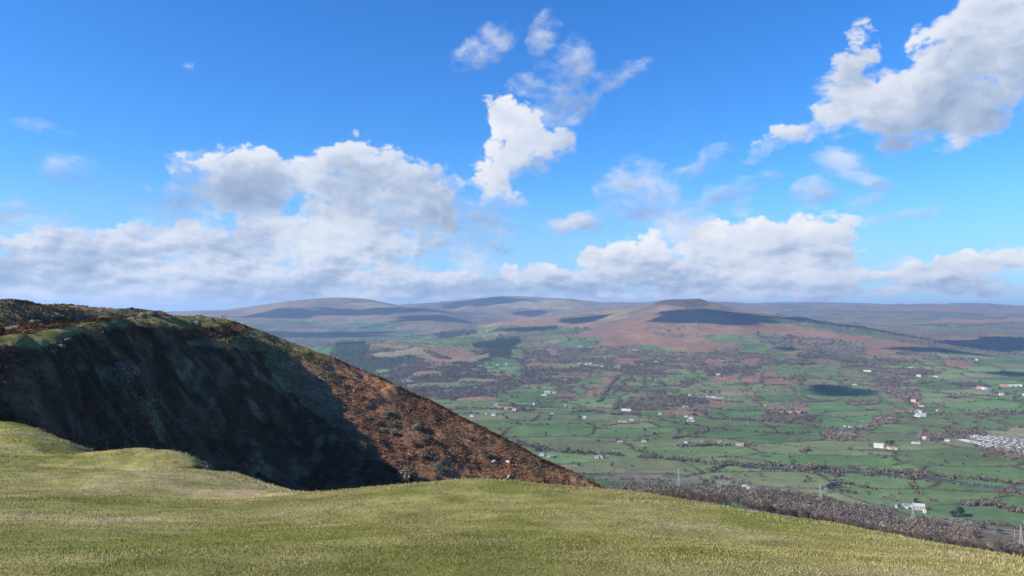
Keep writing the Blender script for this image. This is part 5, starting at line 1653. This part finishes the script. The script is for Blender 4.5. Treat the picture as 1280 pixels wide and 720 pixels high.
CP = []
for v, n, t0 in ((0, 24, 0), (.16, 18, .05), (.34, 6, .5), (.52, 12, .35), (.68, 11, .15), (.84, 13, .02), (1.0, 12, 0)):
    t = np.linspace(t0, 1, n) + rng.uniform(-.008, .008, n)
    a, b = along(lo, t), along(up, t)
    CP += list(zip(a[0] + (b[0] - a[0]) * v, a[1] + (b[1] - a[1]) * v + rng.uniform(-.25, .25, n)))
G = ground([c[0] for c in CP], [c[1] for c in CP])
src = make_caravan()
for i, g in enumerate(G):
    o = src if i == 0 else copy_tree(src)
    o.location = (g[0], g[1], float(zfar(g[0], g[1])) + .1)
    o.rotation_euler = (0, 0, -math.atan2(g[0], g[1]) + float(rng.choice([.25, .5, 1.2])) + float(rng.uniform(-.15, .15)))
    o.scale = (.85, .85, .85)
    put(o, 'small white static caravan in the tight rows of the caravan park', 'caravan', 'caravans in the caravan park')

# ------------------------------------------------------------------ PYLONS AND LINES
M_steel = plain('galvanised_steel', (.50, .52, .53), .5, .4, .1, .3)
M_pole = plain('weathered_pole', (.45, .43, .40), .9, .1, .2, .5)
M_cable = plain('overhead_cable', (.55, .56, .57), .5, .4, .1, .3)


def make_pylon():
    r = empty('pylon', (0, 0, 0))
    b = MB()
    hw = lambda z: 3.6 * (1 - z / 26) + .75 if z < 26 else .75 * (1 - (z - 26) / 18) + .12
    lv = [0, 7, 13, 18, 22, 26, 31, 36, 42]
    cor = [(-1, -1), (1, -1), (1, 1), (-1, 1)]
    for cx, cy in cor:
        b.tube([(cx * hw(z), cy * hw(z), z - (.5 if z == 0 else 0)) for z in lv], .22, 4)
    for z0, z1 in zip(lv[:-1], lv[1:]):
        for i in range(4):
            a, c = cor[i], cor[(i + 1) % 4]
            b.tube([(a[0] * hw(z0), a[1] * hw(z0), z0), (c[0] * hw(z1), c[1] * hw(z1), z1)], .11, 3)
            b.tube([(c[0] * hw(z0), c[1] * hw(z0), z0), (a[0] * hw(z1), a[1] * hw(z1), z1)], .11, 3)
    b.build('tower', M_steel, r)
    for z, w in ((26, 6.5), (31, 8.5), (36, 6)):
        a = MB()
        for s in (-1, 1):
            for y in (-.6, .6):
                a.tube([(0, y, z + 1.6), (s * w, 0, z)], .13, 3)
                a.tube([(0, y, z), (s * w, 0, z)], .15, 3)
        ao = a.build('cross_arm', M_steel, r)
        for s in (-1, 1):
            i_ = MB()
            i_.tube([(s * w, 0, z), (s * w, 0, z - 2)], .14, 5)
            i_.build('insulator', M_slate, ao)
    return r


PY = [(1270, 685, 'nearest lattice pylon at the right edge above the bushes'), (1137, 651, 'second lattice pylon in front of the stone farm'), (1022.5, 626, 'third lattice pylon beside the squat evergreen copse'), (847, 612, 'lattice pylon standing left of the roadside houses behind the wood')]


def ground1(px, Y):
    x, y, _ = at(px, 390, Y)
    return np.array([float(x), Y, float(zfar(x, Y))])


PG = [ground1(1270, 1300), ground1(1137, 1500), ground1(1022.5, 1660), ground1(847, 1790)]
far_left = np.array([PG[3][0] - 340, PG[3][1] + 150, 0.0])
far_right = np.array([PG[0][0] + 200, PG[0][1] - 240, PG[0][2] + 10])
pyl = make_pylon()
for i, (g, p) in enumerate(zip(PG, PY)):
    o = pyl if i == 0 else copy_tree(pyl)
    o.location = g
    o.rotation_euler = (0, 0, .82 if i < 2 else .9)
    put(o, p[2], 'pylon')


def cable_mesh(a, b, sag, rad=.10):
    t = np.linspace(0, 1, 15)
    m = MB()
    m.tube([a + (b - a) * k - np.array([0, 0, sag * 4 * k * (1 - k)]) for k in t], rad, 3)
    return m


def arm_tip(g, rot, s, z, w):
    return g + np.array([math.cos(rot) * s * w, math.sin(rot) * s * w, z - 2])


spans = [(far_right, PG[0], 'overhead lines running off the right edge from the nearest pylon'), (PG[0], PG[1], 'overhead lines slung from the nearest pylon to the second'), (PG[1], PG[2], 'overhead lines slung from the second pylon to the third'), (PG[2], PG[3], 'overhead lines slung from the third pylon to the one left of the houses'), (PG[3], far_left, 'overhead lines running left from the last pylon towards the bracken slope')]
for a, b, lab in spans:
    r = empty('power_line', a)
    for z, w in ((26, 6.5), (31, 8.5), (36, 6)):
        for s in (-1, 1):
            o = cable_mesh(arm_tip(np.zeros(3), .85, s, z, w), arm_tip(b - a, .85, s, z, w), 7).build('cable', M_cable, r)
    put(r, lab, 'power line')


def make_pole():
    r = empty('power_pole', (0, 0, 0))
    b = MB()
    b.tube([(0, 0, -1), (0, 0, 15)], [.38, .28], 6)
    b.build('pole', M_pole, r)
    a = MB()
    a.box(-2.2, 2.2, -.14, .14, 13.7, 14.1)
    a.build('cross_arm', M_pole, r)
    return r


psrc = make_pole()
for i, (px, Y, lab) in enumerate(((820, 1800, 'thin pale pole standing left of the leftmost pylon'), (976, 1640, 'thin pole sticking up behind the lower wood right of the houses'), (1262, 1395, 'thin pole just left of the nearest pylon'), (1195, 1400, 'taller looking pole above the clipped hedge by the overhead lines'), (1182, 1395, 'pole left of the other above the clipped hedge by the lines'))):
    o = psrc if i == 0 else copy_tree(psrc)
    o.location = ground1(px, Y)
    o.rotation_euler = (0, 0, .8)
    put(o, lab, 'power pole')

# ------------------------------------------------------------------ BUSHES, ROCKS, SHEEP AND WALKERS ON THE NEAR HILL
M_bush = attr_mat('thorn_bush_twigs', [1.2], .25)


def bush_proto(seed, c):
    g = np.random.default_rng(seed)
    r = empty('thorn_bush', (0, 0, 0))
    b = MB()
    for k in range(5):
        ph = k * 1.3 + g.uniform(0, .5)
        b.tube([(0, 0, -.2), (math.cos(ph) * .25, math.sin(ph) * .25, .4), (math.cos(ph) * .6, math.sin(ph) * .6, .95)], [.05, .035, .01], 5)
    b.build('stem', M_bark, r)
    T = np.concatenate([clump(520, (1, 1, .85), .16, seed=seed, elong=1.3, shell=.3), clump(160, (1, 1, .85), .26, seed=seed, shell=.2)])
    tone = np.repeat(np.clip(g.normal(1, .25, len(T)), .4, 1.7), 3)[:, None]
    mesh_np('crown', T.reshape(-1, 3), np.arange(len(T) * 3).reshape(-1, 3), M_bush, np.clip(np.array(c) * tone, .005, .6), parent=r)
    return r


BUSH = [bush_proto(1100, (.28, .255, .18)), bush_proto(1101, (.24, .22, .155)), bush_proto(1102, (.27, .21, .14)), bush_proto(1103, (.15, .13, .085))]
GB = 'thorn bushes scattered over the bracken slope'
BUSHES = [
    (399, 560, 3.3, 2, 'largest pale grey bush at the edge of the deep shade', None), (416, 553, 2.6, 2, 'pale grey bush just right of the largest one by the shade', None), (403, 539, 2.2, 3, 'low grey bush above the largest one by the shade', None), (450, 563, 2.5, 2, 'pale twin topped bush between the shade and the bracken', None), (442, 545, 1.9, 3, None, GB), (479, 540, 2.0, 1, None, GB), (491, 543, 2.0, 1, None, GB), (471, 531, 1.6, 2, None, GB), (460, 523, 1.7, 2, None, GB), (485, 517, 1.4, 1, None, GB),
    (520, 537, 2.4, 0, 'round grey bush with a long shadow in mid slope', None), (524, 572, 2.6, 2, 'bush above the hilltop rim with its shadow to the right', None), (549, 590, 3.0, 1, 'broad dark bush at the foot of the slope above the rim', None), (503, 600, 3.6, 2, 'wide grey bush cut by the hilltop rim', None), (517, 600, 3.0, 3, 'darker bush merging with the wide grey one at the rim', None), (606, 571, 2.4, 3, 'upright bush casting a long shadow over the sheep', None), (603, 603, 2.4, 1, 'low bush at the rim below the sheep', None), (646, 604, 1.6, 1, None, GB), (365, 510, 2.2, 2, 'tall thin bush at the top of the bracken near the shade', None), (361, 540, 1.8, 3, 'small pale bush alone inside the shade', None),
    (387, 528, 1.5, 1, None, GB), (430, 512, 1.3, 2, None, GB), (452, 497, 1.3, 1, None, GB), (424, 470, 1.2, 1, None, GB), (537, 548, 1.3, 3, None, GB), (586, 549, 1.3, 2, None, GB), (571, 556, 1.1, 3, None, GB), (148, 476, 4.2, 2, 'big pale gorse mound on the shaded face', None), (158, 472, 3.0, 2, 'smaller mound beside the big pale one on the shaded face', None), (226, 462, 2.6, 2, 'pale bush catching light below the shelf on the shaded face', None), (755, 602, 1.0, 3, 'small dark bush near the low end of the crest', None), (497, 481.5, .9, 3, 'dark bush on the skyline of the falling crest', None),
]
G = spur_at([b[0] for b in BUSHES], [b[1] for b in BUSHES])
used = [False] * 4
for (px, py, s, k, lab, grp), g in zip(BUSHES, G):
    o = BUSH[k] if not used[k] else copy_tree(BUSH[k])
    used[k] = True
    o.location = (g[0], g[1], g[2] - .15)
    o.scale = (s * .85, s * .85, s * float(rng.uniform(.8, 1.1)))
    o.rotation_euler = (0, 0, float(rng.uniform(0, 6.28)))
    put(o, lab or 'small thorn bush scattered on the sunlit bracken slope', 'bush', grp)
    if not grp and 'group' in o: del o['group']

M_rock = plain('lichened_rock', (.13, .115, .095), .95, .1, .35, 1.2)


def rock(px, py, Y, s, seed, label):
    g = np.random.default_rng(seed)
    x, y, _ = at(px, py, Y)
    z = float(zspur(x, y))
    nu, nv = 22, 12
    th = np.linspace(0.02, math.pi - .02, nv + 1)[:, None]
    ph = np.linspace(0, 2 * math.pi, nu, endpoint=False)[None, :]
    d = np.stack([np.sin(th) * np.cos(ph), np.sin(th) * np.sin(ph), np.cos(th) + 0 * ph], -1)
    p = np.sign(d) * np.abs(d) ** .62
    n = fbm(d[..., 0] * 2.2 + seed, d[..., 1] * 2.2 + d[..., 2] * 1.7, 4, seed) * .9 + .5
    strata = 1 + .10 * np.sin(d[..., 2] * 14 + seed)
    V = p * (n * strata)[..., None] * np.array(s)
    V = V.reshape(-1, 3) + np.array([float(x), float(y), z + s[2] * .15])
    i = np.arange(nv)[:, None] * nu
    j = np.arange(nu)[None, :]
    q = np.stack([i + j, i + nu + j, i + nu + (j + 1) % nu, i + (j + 1) % nu], -1).reshape(-1, 4)
    o = mesh_np('rock_outcrop', V, q, M_rock)
    put(o, label, 'rock')


for k, (px, py, Y, s, lab) in enumerate((
    (166, 397, 292, (2.2, 1.5, 1.2), 'pale crag at the right end of the dark crag band'), (178, 397, 296, (1.6, 1.3, 1.0), 'rock next right of the pale crag in the band'), (190, 396.5, 300, (2.0, 1.4, 1.0), 'rock under the brow where the crag band ends'), (140, 402, 272, (1.8, 1.3, .9), 'low rock under the middle of the crag band'),
    (64, 428, 214, (1.3, 1.0, .7), 'left rock on the lip of the grassy shelf'), (76, 424, 222, (1.5, 1.1, .8), 'rock right of the left one on the shelf lip'), (84, 421, 226, (1.0, .9, .6), 'small rock at the right of the shelf lip rocks'), (246, 418, 318, (1.8, 1.4, 1.1), 'dark rock under the second grassy step'), (262, 411, 338, (2.2, 1.5, 1.1), 'broad dark rock below the walkers'), (498, 480, 364, (1.0, .8, .8), 'small boulder on the falling bracken crest'),
    (20, 408, 226, (2.2, 1.5, 1.1), 'dark rock at the far left of the crag band'), (45, 409, 240, (1.8, 1.4, 1.0), 'dark rock right of the far left one in the crag band'))):
    rock(px, py, Y, s, 1200 + k, lab)


def skin_body(name, verts, edges, radii, mat, parent, root=0, sub=1):
    me = bpy.data.meshes.new(name)
    me.from_pydata([tuple(v) for v in verts], edges, [])
    o = bpy.data.objects.new(name, me)
    col.objects.link(o)
    o.parent = parent
    o.modifiers.new('skin', 'SKIN')
    ss = o.modifiers.new('sub', 'SUBSURF'); ss.levels = sub; ss.render_levels = sub
    sv = me.skin_vertices[0].data
    for i, r in enumerate(radii):
        sv[i].radius = (r, r)
        sv[i].use_root = (i == root)
    me.materials.append(mat)
    return o


M_wool = plain('sheep_wool', (.72, .68, .58), 1, 0, .15, 6)
M_skin = plain('skin', (.55, .36, .27), .6, .2, .05, 5)
M_coat = plain('dark_coat', (.035, .04, .06), .8, .2, .2, 8)
M_coat2 = plain('charcoal_coat', (.06, .05, .05), .8, .2, .2, 8)
M_trou = plain('dark_trousers', (.03, .03, .035), .85, .1, .2, 8)


def make_sheep():
    r = empty('sheep', (0, 0, 0))
    V = [(0, 0, .68), (.35, 0, .70), (-.38, 0, .70), (.56, 0, .82), (.70, 0, .95), (.86, 0, .88), (.32, .14, .40), (.32, .14, .02), (.32, -.14, .40), (.32, -.14, .02), (-.36, .14, .42), (-.41, .14, .22), (-.37, .14, .02), (-.36, -.14, .42), (-.41, -.14, .22), (-.37, -.14, .02), (-.55, 0, .58), (.70, .10, 1.0), (.70, -.10, 1.0)]
    E = [(0, 1), (0, 2), (1, 3), (3, 4), (4, 5), (1, 6), (6, 7), (1, 8), (8, 9), (2, 10), (10, 11), (11, 12), (2, 13), (13, 14), (14, 15), (2, 16), (4, 17), (4, 18)]
    R = [.31, .28, .29, .17, .12, .07, .09, .04, .09, .04, .11, .055, .04, .11, .055, .04, .07, .03, .03]
    skin_body('body', V, E, R, M_wool, r)
    return r


G = spur_at([616.6, 635.3, 635.5], [579, 579.6, 598])
sh = make_sheep()
for i, (g, lab) in enumerate(zip(G, ('white sheep left of two grazing below the upright bush', 'white sheep right of two grazing below the upright bush', 'white sheep lower on the slope just above the hilltop rim'))):
    o = sh if i == 0 else copy_tree(sh)
    o.location = g
    o.scale = (1.35,) * 3
    o.rotation_euler = (0, 0, (0.3, 2.6, 1.2)[i])
    put(o, lab, 'sheep')


def make_walker(stride, coat):
    r = empty('person', (0, 0, 0))
    s = stride
    V = [(0, 0, .95), (0, 0, 1.18), (0, 0, 1.42), (0, 0, 1.54), (0, .02, 1.66), (0, .0, 1.74), (.10, 0, .90), (.11, s * .18, .50), (.11, s * .10, .08), (.11, s * .10 + .14, .04), (-.10, 0, .90), (-.11, -s * .10, .50), (-.11, -s * .26, .10), (-.11, -s * .26 + .14, .05), (.19, 0, 1.40), (.25, -s * .10, 1.13), (.25, s * .05, .88), (-.19, 0, 1.40), (-.25, s * .10, 1.13), (-.25, s * .22, .90)]
    E = [(0, 1), (1, 2), (2, 3), (3, 4), (4, 5), (0, 6), (6, 7), (7, 8), (8, 9), (0, 10), (10, 11), (11, 12), (12, 13), (2, 14), (14, 15), (15, 16), (2, 17), (17, 18), (18, 19)]
    R = [.15, .14, .17, .06, .10, .08, .10, .07, .05, .045, .10, .07, .05, .045, .08, .055, .04, .08, .055, .04]
    skin_body('body', V, E, R, M_trou, r)
    skin_body('coat', [(0, 0, .86), (0, 0, 1.15), (0, 0, 1.41), (.19, 0, 1.40), (.25, -s * .10, 1.13), (.25, s * .03, .93), (-.19, 0, 1.40), (-.25, s * .10, 1.13), (-.25, s * .20, .94)], [(0, 1), (1, 2), (2, 3), (3, 4), (4, 5), (2, 6), (6, 7), (7, 8)], [.19, .18, .20, .10, .08, .065, .10, .08, .065], coat, r)
    skin_body('head', [(0, .02, 1.56), (0, .03, 1.66), (0, .02, 1.73)], [(0, 1), (1, 2)], [.065, .105, .09], M_skin, r)
    return r


for (px, Y, s, coat, rz, lab) in ((278.3, 357, 1, M_coat, 1.3, 'walker in a dark coat, left of two on the skyline of the grassy crest'), (281.6, 358, .7, M_coat2, 1.9, 'walker in charcoal clothes, right of two on the skyline of the grassy crest')):
    o = make_walker(s, coat)
    x, y, _ = at(px, 398, Y)
    o.location = (float(x), float(y), float(zspur(x, y)))
    o.scale = (1.05,) * 3
    o.rotation_euler = (0, 0, rz)
    put(o, lab, 'person')
